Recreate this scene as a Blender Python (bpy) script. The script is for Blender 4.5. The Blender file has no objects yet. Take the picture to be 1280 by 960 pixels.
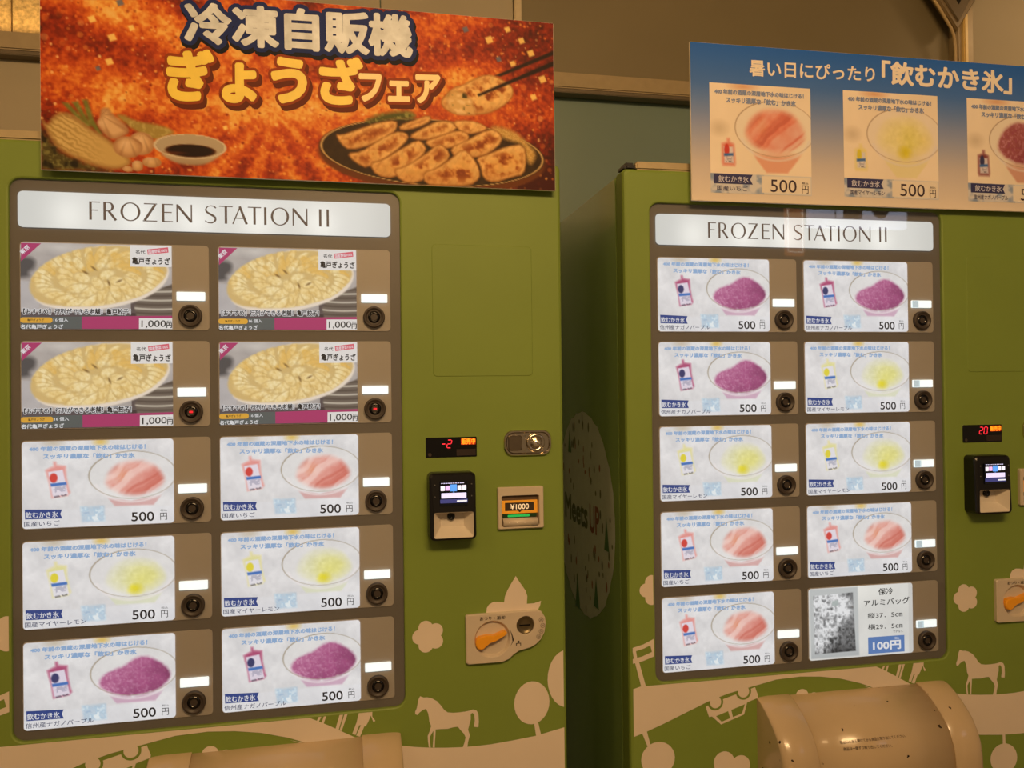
import bpy, bmesh, math, random
import numpy as np
from mathutils import Matrix, Vector

SC = bpy.context.scene
COL = SC.collection
ZO = 1.745            # height of the display window's top edge above the floor

# ---------------------------------------------------------------- camera
cam_d = bpy.data.cameras.new('camera')
cam_d.sensor_width = 36.0
cam_d.lens = 1029.73 / 1280 * 36
cam_d.clip_start = .02
cam = bpy.data.objects.new('camera', cam_d)
COL.objects.link(cam)
cam.matrix_world = (Matrix.Translation((.5473, -1.5909, ZO - .3828))
                    @ Matrix.Rotation(-.21634, 4, 'Z') @ Matrix.Rotation(.00766, 4, 'X')
                    @ Matrix.Rotation(.01221, 4, 'Y') @ Matrix.Rotation(math.pi / 2, 4, 'X'))
SC.camera = cam

# ---------------------------------------------------------------- light
world = bpy.data.worlds.new('world')
SC.world = world
world.use_nodes = True
world.node_tree.nodes['Background'].inputs[0].default_value = (1.0, .66, .36, 1)
world.node_tree.nodes['Background'].inputs[1].default_value = .185
SC.view_settings.view_transform = 'Standard'
SC.view_settings.look = 'None'
SC.view_settings.gamma = 1
SC.view_settings.use_curve_mapping = False
SC.view_settings.exposure = 0.0

def area(name, loc, target, sx, sy, power, col):
    l = bpy.data.lights.new(name, 'AREA')
    l.shape = 'RECTANGLE'; l.size = sx; l.size_y = sy; l.energy = power; l.color = col
    o = bpy.data.objects.new(name, l)
    COL.objects.link(o)
    o.location = loc
    o.rotation_euler = (Vector(target) - Vector(loc)).to_track_quat('-Z', 'Y').to_euler()
    return o

WARM = (1.0, .63, .30)
area('overhead_light', (.85, -2.3, 2.84), (.95, 0, 1.0), 1.2, .5, 75, WARM)
area('overhead_light', (-1.3, -1.9, 2.84), (-.6, 0, 1.2), .6, .35, 10, WARM)
area('overhead_light', (3.3, .25, 2.84), (3.3, .6, 1.8), .3, .2, 3, WARM)  # unseen light added to brighten the wall panel on the right

# ---- measured layout (metres; machine-local x, height above floor) and print outlines (fractions of the print)
ART = {'horse':[(.7085,.7765),(.7054,.7708),(.7017,.7539),(.6987,.7477),(.699,.7429),(.7029,.7408),(.7073,.7456),(.7138,.7497),(.7195,.7513),(.7233,.7432),(.7249,.7344),(.7257,.7257),(.7291,.7176),(.7263,.7083),(.7223,.6988),(.7226,.6893),(.7242,.6766),(.7277,.6762),(.7265,.6867),(.7262,.6962),(.7306,.7036),(.7333,.7076),(.7332,.6968),(.7316,.6758),(.7355,.6754),(.7361,.6879),(.7371,.6986),(.7377,.7098),(.7481,.7096),(.7613,.7087),(.7723,.7107),(.7811,.7107),(.7854,.7046),(.7928,.696),(.7958,.6891),(.7939,.6797),(.7903,.6705),(.7991,.6696),(.8006,.6791),(.8043,.6918),(.8009,.703),(.8032,.7115),(.8064,.7221),(.8065,.7331),(.8101,.7349),(.8136,.7302),(.8144,.7192),(.8125,.7076),(.8213,.7058),(.8223,.7162),(.8216,.7316),(.8182,.7385),(.8111,.7414),(.8048,.7398),(.7969,.7388),(.7836,.7383),(.7726,.7385),(.7616,.7404),(.7551,.7454),(.7487,.7547),(.7409,.764),(.7314,.7701),(.7219,.7732),(.7154,.7733),(.7106,.7755)],'flower_c':(.726,.8897),'tree_crown':[(.9293,.7433),(.9652,.7399),(.9299,.7856)],'tree_trunk':[(.9331,.7037),(.9417,.7029),(.9476,.676),(.9371,.6762)],'big_tree':[(1.0024,.7853),(.9619,.7889),(1.0032,.8425)],'petal':[(.8997,.9956),(.9052,.9863),(.9122,.976),(.9192,.9657),(.9227,.9546),(.9215,.9393),(.9362,.9395),(.9506,.9433),(.948,.9331),(.9431,.9246),(.9195,.9114),(.849,.9164),(.8398,.9278),(.8409,.9365),(.8454,.9431),(.8544,.9477),(.8654,.947),(.8754,.945),(.8776,.9576),(.8828,.969),(.891,.9823)],'rail1':[(-.0606,.8323),(-.0276,.8401),(.0028,.8531),(.0026,.8433),(-.0256,.8318),(-.0608,.8234)],'rail2':[(-.061,.8104),(-.0301,.8158),(.0024,.8277),(.0022,.8163),(-.0281,.8063),(-.0611,.8007)],'rung1':[(-.0504,.8291),(-.0436,.8311),(-.0404,.8121),(-.0473,.8102)],'rung2':[(-.0134,.8427),(-.0047,.8462),(-.0007,.8255),(-.0085,.822)],'post':[(-.0453,.8035),(-.0367,.8053),(-.0224,.7529),(-.0319,.7508)],'low':[(-.0632,.65),(-.0237,.6618),(.0154,.6754),(.0592,.6921),(.1123,.7122),(.1571,.7251),(.2113,.7352),(.2661,.7455),(.3216,.7475),(.3682,.7438),(.4152,.7359),(.4626,.7222),(.5094,.7038)],'low2':[(.4662,.7173),(.4976,.7049)],'topL':[(-.0618,.7492),(.0015,.7645)],'topR':[(.5013,.7554),(.5362,.7376),(.5892,.7079)],'hilltop':[(.6701,.6861),(.6958,.6808),(.7303,.6755),(.7565,.6728),(.7916,.6704),(.8182,.6698),(.845,.6701),(.8902,.6733),(.9359,.6775),(1.0014,.6897)],'hilllow':[(.7097,.5935),(.7328,.5884),(.7581,.5842),(.8093,.5795),(.8437,.5782),(.8697,.5781)],'people':[[(.5221,.7622),(.5262,.7602),(.5178,.7446),(.5139,.746)],[(.5301,.7614),(.5339,.7594),(.5267,.7398),(.5228,.7418)],[(.5584,.7604),(.5648,.7597),(.5548,.7272),(.549,.7298)],[(.5671,.7595),(.5729,.759),(.5602,.7247),(.5564,.7264)],[(.593,.7571),(.6176,.758),(.6174,.7464),(.6232,.7376),(.6193,.7357),(.6148,.7484),(.6091,.7357),(.6048,.7288),(.6025,.7297),(.5942,.7107),(.587,.7131),(.596,.732),(.5928,.7323),(.5861,.7148),(.5796,.7171),(.5879,.7377)]],'car':[(.1069,.7015),(.1176,.7068),(.218,.7334),(.2246,.7153),(.2236,.7104),(.1995,.7028),(.1923,.6784),(.1405,.6622),(.1207,.6805),(.1141,.6798)],'wheels':[(.1287,.7096),(.1917,.7264)],'wr':[.0125],'carwin':[[(.1296,.6805),(.1565,.6886),(.1608,.6736),(.1419,.6678)],[(.1637,.6904),(.1944,.6999),(.1878,.6817),(.1671,.6752)]],'tree2':[(.0014,.6045),(.0378,.6009),(.0019,.6391)],'trunk2':[(-.0323,.6602),(-.0219,.6625),(-.0142,.6333),(-.0215,.6331)],'bush':[(.146,.5829),(.1692,.5806),(.1826,.573),(.2042,.5709),(.3255,.7061),(.3404,.7049),(.3525,.7005),(.3637,.6995)],'flowerL':(-.0022,.9499),'tree3':[(.816,.5262),(.8504,.5228),(.8166,.5595)],'trunk3':[(.8136,.5803),(.8204,.5796),(.8208,.5565),(.814,.5572)],'coin':[(.7976,.9239),(.8006,.9272),(.9401,.9277),(.9493,.9241),(.9563,.9127),(.9582,.9007),(.9549,.8831),(.9476,.8698),(.9372,.8606),(.9269,.8555),(.9147,.8529),(.9025,.8505),(.8923,.8445),(.8821,.8355),(.868,.8307),(.8024,.8313),(.7981,.8349)],'lever':[(.8157,.874),(.8178,.8797),(.8238,.8835),(.8387,.8863),(.8517,.8849),(.8748,.893),(.8784,.8892),(.8767,.886),(.8555,.8744),(.8445,.8718),(.8355,.8646),(.8308,.8601),(.8255,.8592),(.8196,.862),(.8163,.8677)],'dial':[(.8502,.8772),(.8148,.8799),(.8506,.9124)],'slot':[(.9163,.8994),(.8981,.9007)],'t_otsuri':[(.8252,.9224),(.8752,.9216),(.8751,.9149),(.8252,.915)],'coins':[(.9481,.9084),(.951,.8969),(.9478,.8856),(.9425,.8757)],'t_sym':[(.8967,.8697),(.9068,.8697),(.9067,.8595),(.8966,.8595)],'mark':[(.8849,.8942),(.8892,.884),(.8927,.873),(.889,.8664),(.8855,.8607),(.8896,.8702),(.8883,.8802)]}
SG = {'leaf':[(-.0008,.782),(-.0014,1.0069),(.1217,.9958),(.0743,.9553),(.033,.9022),(.0086,.8222)],'enoki':[(.0006,.7316),(.0114,.7718),(.0225,.7115),(.0419,.6915),(.0639,.7214),(.0859,.7769),(.1082,.8072),(.1249,.8429),(.1473,.9031),(.1572,.9358),(.1528,.9619),(.133,.9832),(.1133,.9799),(.0826,.9586),(.055,.9244),(.0303,.89),(.0141,.8213)],'stalks':[[(.0365,.642),(.0475,.6444),(.0749,.728),(.0874,.764),(.0818,.7649),(.0611,.7217)],[(.0724,.6231),(.0808,.6216),(.0916,.7253),(.1068,.7988),(.1012,.8039),(.0832,.7436)],[(.0544,.639),(.0641,.633),(.086,.7514),(.0804,.7607)]],'back':[(.1281,.6897),(.1479,.6906),(.1649,.7217),(.1991,.7292),(.225,.7466),(.2379,.7745),(.2163,.7994),(.1989,.8192),(.1704,.7808),(.1534,.7493)],'garlic':[(.1043,.681),(.1057,.6639),(.1142,.6582),(.1197,.6657),(.1225,.6864),(.1366,.7178),(.1534,.7619),(.1519,.7877),(.1419,.8063),(.1278,.8255),(.1166,.8144),(.1054,.7823),(.0972,.737),(.1028,.7151)],'ell':[[[(.1759,.8396),(.1988,.8363),(.1757,.901)],0],[[(.1517,.8618),(.1779,.8582),(.1515,.9178)],0],[[(.1943,.9379),(.2115,.9355),(.1942,.9652)],1],[[(.1685,.9601),(.1787,.9586),(.1684,.9889)],1],[[(.1513,.9793),(.1604,.9781),(.1513,.9946)],1]],'bowl':[(.2646,.8423),(.3319,.8324),(.2644,.9094)],'bowlb':[(.2002,.8702),(.2332,.9343),(.2622,.9445),(.2886,.94),(.3094,.9112),(.3303,.8564)],'soy':[(.2653,.8654),(.3118,.8588),(.2652,.9007)],'plate':[(.7432,.8108),(.9765,.8039),(.7405,1.0033)],'dump':[[(.7773,.6192),(.8167,.6072),(.8486,.6297),(.8563,.6612),(.8084,.7013),(.7888,.6609)],[(.6685,.6636),(.6994,.6264),(.7324,.5886),(.7381,.6255),(.7069,.6738),(.6723,.6954)],[(.6856,.7253),(.7225,.6606),(.7537,.6177),(.7811,.624),(.7928,.6711),(.7377,.7337),(.7105,.743)],[(.7183,.7475),(.7533,.7097),(.7928,.6657),(.8164,.6894),(.8122,.7445),(.7726,.7829),(.7375,.7877)],[(.7726,.7772),(.8083,.7286),(.8564,.6501),(.8805,.6684),(.8883,.7223),(.8558,.8039),(.8238,.83),(.7842,.8354)],[(.5405,.7313),(.5534,.7346),(.5853,.6981),(.623,.6549),(.6649,.6288),(.6666,.6801),(.6531,.7196),(.6149,.7838),(.5698,.8222),(.5514,.7877)],[(.5624,.836),(.5923,.8243),(.6226,.7616),(.6608,.6969),(.6837,.6987),(.6913,.7352),(.6603,.8201),(.6069,.9232),(.5771,.8846)],[(.6063,.8861),(.6335,.8666),(.6719,.797),(.7066,.7382),(.7182,.7526),(.7276,.8),(.6984,.8792),(.6597,.97),(.6218,.9586)],[(.6554,.9169),(.6791,.8981),(.7218,.8222),(.7493,.7514),(.7687,.7778),(.7763,.8366),(.7447,.9055),(.7056,.9967),(.6711,.9847)],[(.8277,.8297),(.8558,.7985),(.8962,.7487),(.9329,.7322),(.9386,.8258),(.932,.9151),(.9076,.9292),(.867,.9724),(.8432,.9478),(.8375,.872)],[(.7168,.9253),(.7448,.9001),(.7763,.8366),(.8022,.773),(.8238,.8246),(.8373,.8939),(.8371,.9487),(.8151,.9949),(.756,.9994),(.7211,.9949)]],'garnish':[(.5966,.6591),(.6194,.6183),(.6537,.591),(.6881,.5799),(.7053,.5985),(.6917,.6276),(.6611,.6273),(.623,.6549)],'sprout':[(.8564,.6393),(.8806,.6333),(.9169,.663),(.9411,.7256),(.9613,.7892),(.9487,.8576),(.9366,.8261),(.9329,.7322),(.8884,.7112)],'held':[(.7542,.5139),(.7669,.4654),(.7838,.4216),(.8008,.4069),(.822,.3736),(.8434,.3403),(.8648,.3331),(.8862,.3553),(.9055,.3811),(.9128,.421),(.9072,.4693),(.8854,.5259),(.8552,.5664),(.8296,.5763),(.7895,.5832),(.7644,.5583)],'open':[(.769,.4825),(.7837,.439),(.8048,.4468),(.8215,.4903),(.8287,.5475),(.8275,.5769),(.7895,.5802),(.7708,.5457)],'sticks':[[(.8712,.3379),(1.0028,.1598),(1.0027,.1868),(.884,.3412)],[(.8334,.4561),(1.0026,.2216),(1.0024,.2525),(.8365,.4672)]],'t1':[(.2588,.0654),(.695,.0351),(.6956,.2648),(.2595,.2735)],'t2':[(.2273,.3193),(.5934,.3043),(.5924,.5538),(.2264,.5916)],'t3':[(.5914,.3841),(.7531,.3661),(.7526,.5163),(.5909,.5358)],'rect':(.0584,.9855,1.756,2.0895)}
S2 = {'t1':[(.216,2.0454),(.5063,2.0479),(.5057,2.0168),(.2155,2.0119)],'t2':[(.5258,2.063),(.8471,2.0587),(.8461,2.0103),(.525,2.0145)],'p1':[(.1242,1.9923),(.3531,1.9935),(.356,1.765),(.1261,1.764)],'p2':[(.4273,1.995),(.655,1.9941),(.6604,1.7686),(.4329,1.7665)],'p3':[(.7276,1.9935),(.7364,1.7688)]}
IC = {'bowl':[(.432,.377),(1.016,.474),(.756,.137),(.711,.694)],'mound':[(.513,.548),(.522,.463),(.572,.397),(.63,.376),(.688,.326),(.738,.274),(.797,.256),(.856,.304),(.914,.371),(.956,.465),(.947,.538),(.896,.619),(.82,.666),(.711,.687),(.62,.666),(.546,.597)],'base':[(.554,.674),(.711,.723),(.921,.659),(.862,.779),(.603,.777)],'pouch':[(.149,.331),(.202,.288),(.202,.238),(.218,.237),(.224,.274),(.283,.288),(.286,.415),(.301,.547),(.311,.598),(.293,.634),(.188,.659),(.174,.499),(.158,.396)],'label':[(.167,.355),(.262,.332),(.297,.618),(.196,.643)],'dot':[(.202,.425),(.228,.428)],'blue':[(.181,.489),(.284,.475),(.287,.507),(.185,.524)],'tx':[(.204,.636),(.285,.613),(.287,.634),(.206,.656)],'ribbon':[(.016,.776),(.256,.792),(.244,.843),(.257,.896),(.018,.89)],'t_rib':[(.02,.807),(.229,.812),(.231,.884),(.023,.879)],'t_name':[(.021,.916),(.418,.925),(.419,.976),(.023,.973)],'ice':[(.374,.777),(.537,.784),(.538,.973),(.43,.978)],'t_500':[(.713,.858),(.864,.859),(.865,.967),(.714,.963)],'t_yen':[(.906,.877),(.952,.877),(.954,.962),(.907,.962)],'t_tax':[(.908,.834),(.954,.834),(.954,.86),(.908,.86)],'t_l1':[(.049,.06),(.811,.056),(.81,.115),(.048,.11)],'t_l2':[(.138,.144),(.737,.159),(.737,.215),(.138,.201)],'bar':[(.012,.775),(.997,.855)]}
GY = {'disc':[(.053,.463),(.114,.303),(.219,.17),(.382,.062),(.546,.019),(.712,.012),(.88,.086),(.977,.261),(.955,.38),(.844,.56),(.709,.651),(.51,.728),(.273,.732),(.136,.705),(.065,.607)],'plate':[(.065,.607),(.136,.734),(.313,.789),(.542,.771),(.751,.68),(.878,.575),(.963,.439),(.99,.275),(.923,.07),(.712,-.01),(.382,.041)],'tri':[(-.006,-.005),(.143,-.006),(-.007,.239)],'t_tok':[(-.006,.107),(.043,.022),(.065,.068),(.015,.146)],'box':[(.719,.001),(1.005,.001),(1.002,.254),(.718,.258)],'t_md':[(.756,.059),(.821,.062),(.821,.107),(.756,.103)],'tag':[(.834,.051),(.976,.02),(.979,.082),(.838,.113)],'t_tag':[(.841,.061),(.969,.034),(.971,.075),(.844,.103)],'t_kam':[(.733,.144),(.988,.149),(.988,.231),(.732,.227)],'t_os':[(-.008,.765),(.719,.757),(.718,.827),(-.008,.829)],'b1':[(-.012,.858),(.394,.853),(.394,1.008),(-.013,1.015)],'b2':[(.394,.853),(.775,.841),(.774,1.0),(.394,1.008)],'b2b':[(.775,.841),(1.006,.835),(1.005,.871),(.775,.871)],'b3':[(.775,.868),(1.005,.865),(1.005,.999),(.774,1.003)],'pill':[(-.004,.868),(.204,.865),(.203,.927),(-.004,.929)],'t_pill':[(.043,.882),(.15,.88),(.149,.909),(.043,.91)],'t_16':[(.212,.871),(.305,.87),(.305,.914),(.212,.914)],'t_nm':[(-.0,.948),(.273,.946),(.273,.997),(-.001,.999)],'t_1000':[(.792,.893),(.957,.891),(.956,.98),(.791,.986)],'t_yen':[(.962,.92),(.997,.92),(.997,.98),(.962,.98)],'t_tax':[(.963,.892),(.998,.892),(.997,.913),(.962,.913)],'stack':[(.742,.724),(.793,.605),(1.008,.453),(1.005,.846),(.758,.849)]}
FO = {'photo':[(.01,.005),(.467,.009),(.473,.978),(.016,.977)],'bag':[(.043,.1),(.42,.084),(.441,.911),(.053,.916)],'t1':[(.666,.052),(.808,.05),(.807,.145),(.665,.148)],'t2':[(.524,.206),(.966,.197),(.968,.29),(.525,.296)],'t3':[(.557,.392),(.895,.392),(.896,.476),(.559,.469)],'t4':[(.558,.551),(.895,.556),(.896,.636),(.559,.63)],'t5':[(.802,.661),(.898,.664),(.898,.697),(.801,.695)],'box':[(.559,.735),(.913,.739),(.913,.975),(.559,.971)],'t6':[(.606,.803),(.872,.807),(.874,.93),(.607,.923)],'t7':[(.817,.759),(.861,.759),(.861,.789),(.817,.789)]}
L = {'header_xL':.0132,'header_zT':-.0214,'header_xR':.6621,'header_zB':-.0855,'panel_zB':-.9857,'cl_x0':.0169,'row0_t':-.1121,'cl_x1':.2664,'row0_b':-.2651,'cr_x0':.3472,'cr_x1':.5978,'row1_t':-.2874,'row1_b':-.4398,'row2_t':-.4629,'row2_b':-.6157,'row3_t':-.6392,'row3_b':-.7913,'row4_t':-.8154,'row4_b':-.968,'bl_x':.2981,'b_z0':-.2397,'br_x':.6291,'b_z1':-.4147,'b_z2':-.5905,'b_z3':-.7668,'b_z4':-.943,'led_xL':.7246,'led_zT':-.4725,'led_xR':.8248,'led_zB':-.5116,'coinTL_x':.7999,'coinTL_z':-.8187,'coinBL_x':.8011,'coinBL_z':-.9109,'flower_x':.7278,'flower_z':-.8557,'ear_x':.7104,'ear_z':-.9685,'hoof_x':.7316,'hoof_z':-1.0686}
HD = [(.1291,1.7088),(.3029,1.708),(.3026,1.6752),(.1288,1.676),(.325,1.7074),(.5467,1.7078),(.5464,1.6745),(.3247,1.6751)]
hoodtext = [(.3495,.6491),(.4978,.6493),(.4977,.6442),(.3494,.6441),(.3527,.6388),(.4612,.6365),(.4611,.6311),(.3526,.6328)]

# ---------------------------------------------------------------- materials
def lin(c):
    c = np.asarray(c, float) / 255.0
    return np.where(c <= .04045, c / 12.92, ((c + .055) / 1.055) ** 2.4)

MATS = {}
def mat(name, rgb, rough=.5, metal=0.0, emit=0.0, var=.06, scale=40.0, spec=.5, bump=0.0, coat=0.0, base=1.0):
    """procedural material: colour with a little noise, optional glow"""
    if name in MATS: return MATS[name]
    m = bpy.data.materials.new(name); m.use_nodes = True
    nt = m.node_tree; b = nt.nodes['Principled BSDF']
    c = tuple(float(v) for v in lin(rgb))
    tc = nt.nodes.new('ShaderNodeTexCoord')
    nz = nt.nodes.new('ShaderNodeTexNoise'); nz.inputs['Scale'].default_value = scale; nz.inputs['Detail'].default_value = 3
    nt.links.new(tc.outputs['Object'], nz.inputs['Vector'])
    rp = nt.nodes.new('ShaderNodeValToRGB')
    rp.color_ramp.elements[0].position = .3; rp.color_ramp.elements[1].position = .7
    rp.color_ramp.elements[0].color = tuple(v * base * (1 - var) for v in c) + (1,)
    rp.color_ramp.elements[1].color = tuple(min(1, v * base * (1 + var)) for v in c) + (1,)
    nt.links.new(nz.outputs['Fac'], rp.inputs['Fac'])
    nt.links.new(rp.outputs['Color'], b.inputs['Base Color'])
    b.inputs['Roughness'].default_value = rough; b.inputs['Metallic'].default_value = metal
    b.inputs['Specular IOR Level'].default_value = spec
    b.inputs['Coat Weight'].default_value = coat
    if emit:
        b.inputs['Emission Color'].default_value = c + (1,); b.inputs['Emission Strength'].default_value = emit
    if bump:
        bp = nt.nodes.new('ShaderNodeBump'); bp.inputs['Strength'].default_value = bump; bp.inputs['Distance'].default_value = .004
        nt.links.new(nz.outputs['Fac'], bp.inputs['Height']); nt.links.new(bp.outputs['Normal'], b.inputs['Normal'])
    MATS[name] = m
    return m

def print_mat(name, emit, base=1.0, rough=.5):
    """flat colour print stored on the mesh"""
    if name in MATS: return MATS[name]
    m = bpy.data.materials.new(name); m.use_nodes = True
    nt = m.node_tree; b = nt.nodes['Principled BSDF']
    at = nt.nodes.new('ShaderNodeAttribute'); at.attribute_name = 'print'
    mx = nt.nodes.new('ShaderNodeMix'); mx.data_type = 'RGBA'; mx.blend_type = 'MULTIPLY'
    mx.inputs[0].default_value = 1.0
    nt.links.new(at.outputs['Color'], mx.inputs[6]); mx.inputs[7].default_value = (base, base, base, 1)
    nt.links.new(mx.outputs[2], b.inputs['Base Color'])
    b.inputs['Roughness'].default_value = rough
    b.inputs['Specular IOR Level'].default_value = .15
    if emit:
        nt.links.new(at.outputs['Color'], b.inputs['Emission Color']); b.inputs['Emission Strength'].default_value = emit
    MATS[name] = m
    return m

GREEN = (150, 176, 84)
M_green = mat('green_paint', (124, 146, 62), .5, var=.03, scale=6, spec=.35)
M_side = mat('green_side_paint', (142, 170, 88), .25, var=.04, scale=5, coat=.4)
M_cream = mat('cream_decal', (228, 214, 196), .45, var=.03, scale=8)
M_bezel = mat('bezel_plastic', (116, 113, 110), .4, var=.04, scale=10)
M_cell = mat('cell_plastic', (180, 175, 170), .42, var=.03, scale=10)
M_ring = mat('button_ring', (60, 52, 46), .5, var=.05)
M_black = mat('black_plastic', (14, 13, 14), .32, var=.1)
M_deep = mat('deep_black', (7, 6, 6), .2, var=.1)
M_strip = mat('lamp_strip', (226, 242, 248), .4, emit=1.0, var=0)
M_strip2 = mat('lamp_strip_grey', (176, 200, 216), .4, emit=.75, var=0)
M_red = mat('red_lamp', (230, 30, 45), .4, emit=1.0, var=0)
M_hood = mat('hood_plastic', (194, 172, 138), .24, var=.03, scale=9, coat=.3)
M_beige = mat('beige_plastic', (205, 192, 172), .4, var=.03, scale=20)
M_chrome = mat('chrome', (205, 195, 175), .18, metal=1.0, var=.03)
M_steel = mat('dull_steel', (120, 110, 96), .35, metal=.9, var=.08)
M_orange = mat('orange_plastic', (245, 168, 40), .35, var=.04)
M_brown = mat('brown_lettering', (104, 88, 78), .6, emit=.7, var=0, base=.3)
M_ink = mat('dark_ink', (48, 47, 50), .6, emit=.25, var=0, base=.3)
M_navyink = mat('navy_ink', (62, 70, 112), .6, emit=.55, var=0, base=.2)
M_ribbon = mat('ribbon_blue', (52, 74, 142), .6, emit=.85, var=.05, base=.15)
M_white = mat('white_ink', (232, 234, 240), .6, emit=.9, var=0, base=.15)
M_skyink = mat('sky_ink', (150, 182, 224), .6, emit=.85, var=.04, base=.15)
M_card = print_mat('backlit_print', 1.02, .12, .35)
M_header = print_mat('backlit_header', 1.0, .1, .3)
M_poster = print_mat('paper_print', 0, 1.0, .5)

# ---------------------------------------------------------------- mesh helpers
def link(name, me, m=None, parent=None, loc=None):
    o = bpy.data.objects.new(name, me); COL.objects.link(o)
    if m is not None and not me.materials: me.materials.append(m)
    if parent is not None: o.parent = parent
    if loc is not None: o.location = loc
    return o

def bm_mesh(bm, name, smooth=False, recalc=True):
    if recalc: bmesh.ops.recalc_face_normals(bm, faces=bm.faces)
    me = bpy.data.meshes.new(name); bm.to_mesh(me); bm.free()
    if smooth: me.polygons.foreach_set('use_smooth', [True] * len(me.polygons))
    return me

def tag(o, label, cat, group=None):
    o['label'] = label; o['category'] = cat
    if group: o['group'] = group
    return o

def struct(o):
    o['kind'] = 'structure'; return o

def rrect(x0, x1, z0, z1, r, n=5):
    """rounded rectangle outline, counter-clockwise seen from the front"""
    pts = []
    for cx, cz, a in ((x1 - r, z1 - r, 0), (x0 + r, z1 - r, 90), (x0 + r, z0 + r, 180), (x1 - r, z0 + r, 270)):
        for k in range(n + 1):
            t = math.radians(a + 90 * k / n); pts.append((cx + r * math.cos(t), cz + r * math.sin(t)))
    return pts

def loops(bm, rings, closed_last=True, closed_first=False):
    """rings of (x,y,z) with equal counts, skinned in order"""
    vs = [[bm.verts.new(p) for p in r] for r in rings]
    n = len(vs[0])
    for a, b in zip(vs, vs[1:]):
        for i in range(n): bm.faces.new((a[i], a[(i + 1) % n], b[(i + 1) % n], b[i]))
    if closed_last: bm.faces.new(vs[-1])
    if closed_first: bm.faces.new(vs[0][::-1])
    return vs

def plate(outline, yb, yf, bev=.001, name='plate', back=True):
    """solid plate with an eased front edge; outline in (x,z), front towards -y"""
    cx = sum(p[0] for p in outline) / len(outline); cz = sum(p[1] for p in outline) / len(outline)
    w = max(p[0] for p in outline) - min(p[0] for p in outline); h = max(p[1] for p in outline) - min(p[1] for p in outline)
    fx, fz = 1 - 2 * bev / w, 1 - 2 * bev / h
    bm = bmesh.new()
    ins = [(cx + (x - cx) * fx, cz + (z - cz) * fz) for x, z in outline]
    loops(bm, [[(x, yb, z) for x, z in outline], [(x, yf + bev, z) for x, z in outline], [(x, yf, z) for x, z in ins]], True, back)
    return bm_mesh(bm, name)

def box(bm, x0, x1, y0, y1, z0, z1):
    v = [bm.verts.new((x, y, z)) for x in (x0, x1) for y in (y0, y1) for z in (z0, z1)]
    for f in ((0, 1, 3, 2), (4, 6, 7, 5), (0, 4, 5, 1), (2, 3, 7, 6), (0, 2, 6, 4), (1, 5, 7, 3)): bm.faces.new([v[i] for i in f])

def box_mesh(x0, x1, y0, y1, z0, z1, name='box', bevel=0):
    bm = bmesh.new(); box(bm, x0, x1, y0, y1, z0, z1)
    if bevel: bmesh.ops.bevel(bm, geom=bm.edges[:], offset=bevel, segments=2, affect='EDGES')
    return bm_mesh(bm, name)

def clip(poly, axis, lim, keep_less):
    out = []
    ins = lambda p: (p[axis] <= lim) if keep_less else (p[axis] >= lim)
    for i, p in enumerate(poly):
        q = poly[(i + 1) % len(poly)]
        if ins(p): out.append(p)
        if ins(p) != ins(q):
            t = (lim - p[axis]) / (q[axis] - p[axis])
            out.append((p[0] + t * (q[0] - p[0]), p[1] + t * (q[1] - p[1])))
    return out

def flat(polys, y, name='flat'):
    """flat print pieces, each a face looking towards -y"""
    bm = bmesh.new()
    st = min(2e-5, 2.4e-4 / max(1, len(polys)))
    for i, p in enumerate(polys):
        if len(p) < 3: continue
        f = bm.faces.new([bm.verts.new((a, y - i * st, b)) for a, b in p]); f.normal_update()
        if f.normal.y > 0: f.normal_flip()
    bmesh.ops.triangulate(bm, faces=bm.faces[:])
    return bm_mesh(bm, name, recalc=False)

def disc(cx, cz, rx, rz=None, n=28):
    rz = rx if rz is None else rz
    return [(cx + rx * math.cos(2 * math.pi * k / n), cz + rz * math.sin(2 * math.pi * k / n)) for k in range(n)]

def lathe(prof, cx, cz, n=32, name='lathe', smooth=True):
    """prof: (radius, y) pairs turned about an axis along y"""
    bm = bmesh.new()
    loops(bm, [[(cx + r * math.cos(2 * math.pi * k / n), y, cz + r * math.sin(2 * math.pi * k / n)) for k in range(n)] for r, y in prof])
    me = bm_mesh(bm, name, smooth)
    return me

def tube(pts, r, name='tube', n=8):
    cu = bpy.data.curves.new(name, 'CURVE'); cu.dimensions = '3D'; cu.bevel_depth = r; cu.bevel_resolution = 2; cu.use_fill_caps = True
    s = cu.splines.new('POLY'); s.points.add(len(pts) - 1)
    for p, q in zip(s.points, pts): p.co = (*q, 1)
    o = bpy.data.objects.new(name, cu); COL.objects.link(o)
    me = bpy.data.meshes.new_from_object(o.evaluated_get(bpy.context.evaluated_depsgraph_get()))
    bpy.data.objects.remove(o); bpy.data.curves.remove(cu)
    return me

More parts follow.
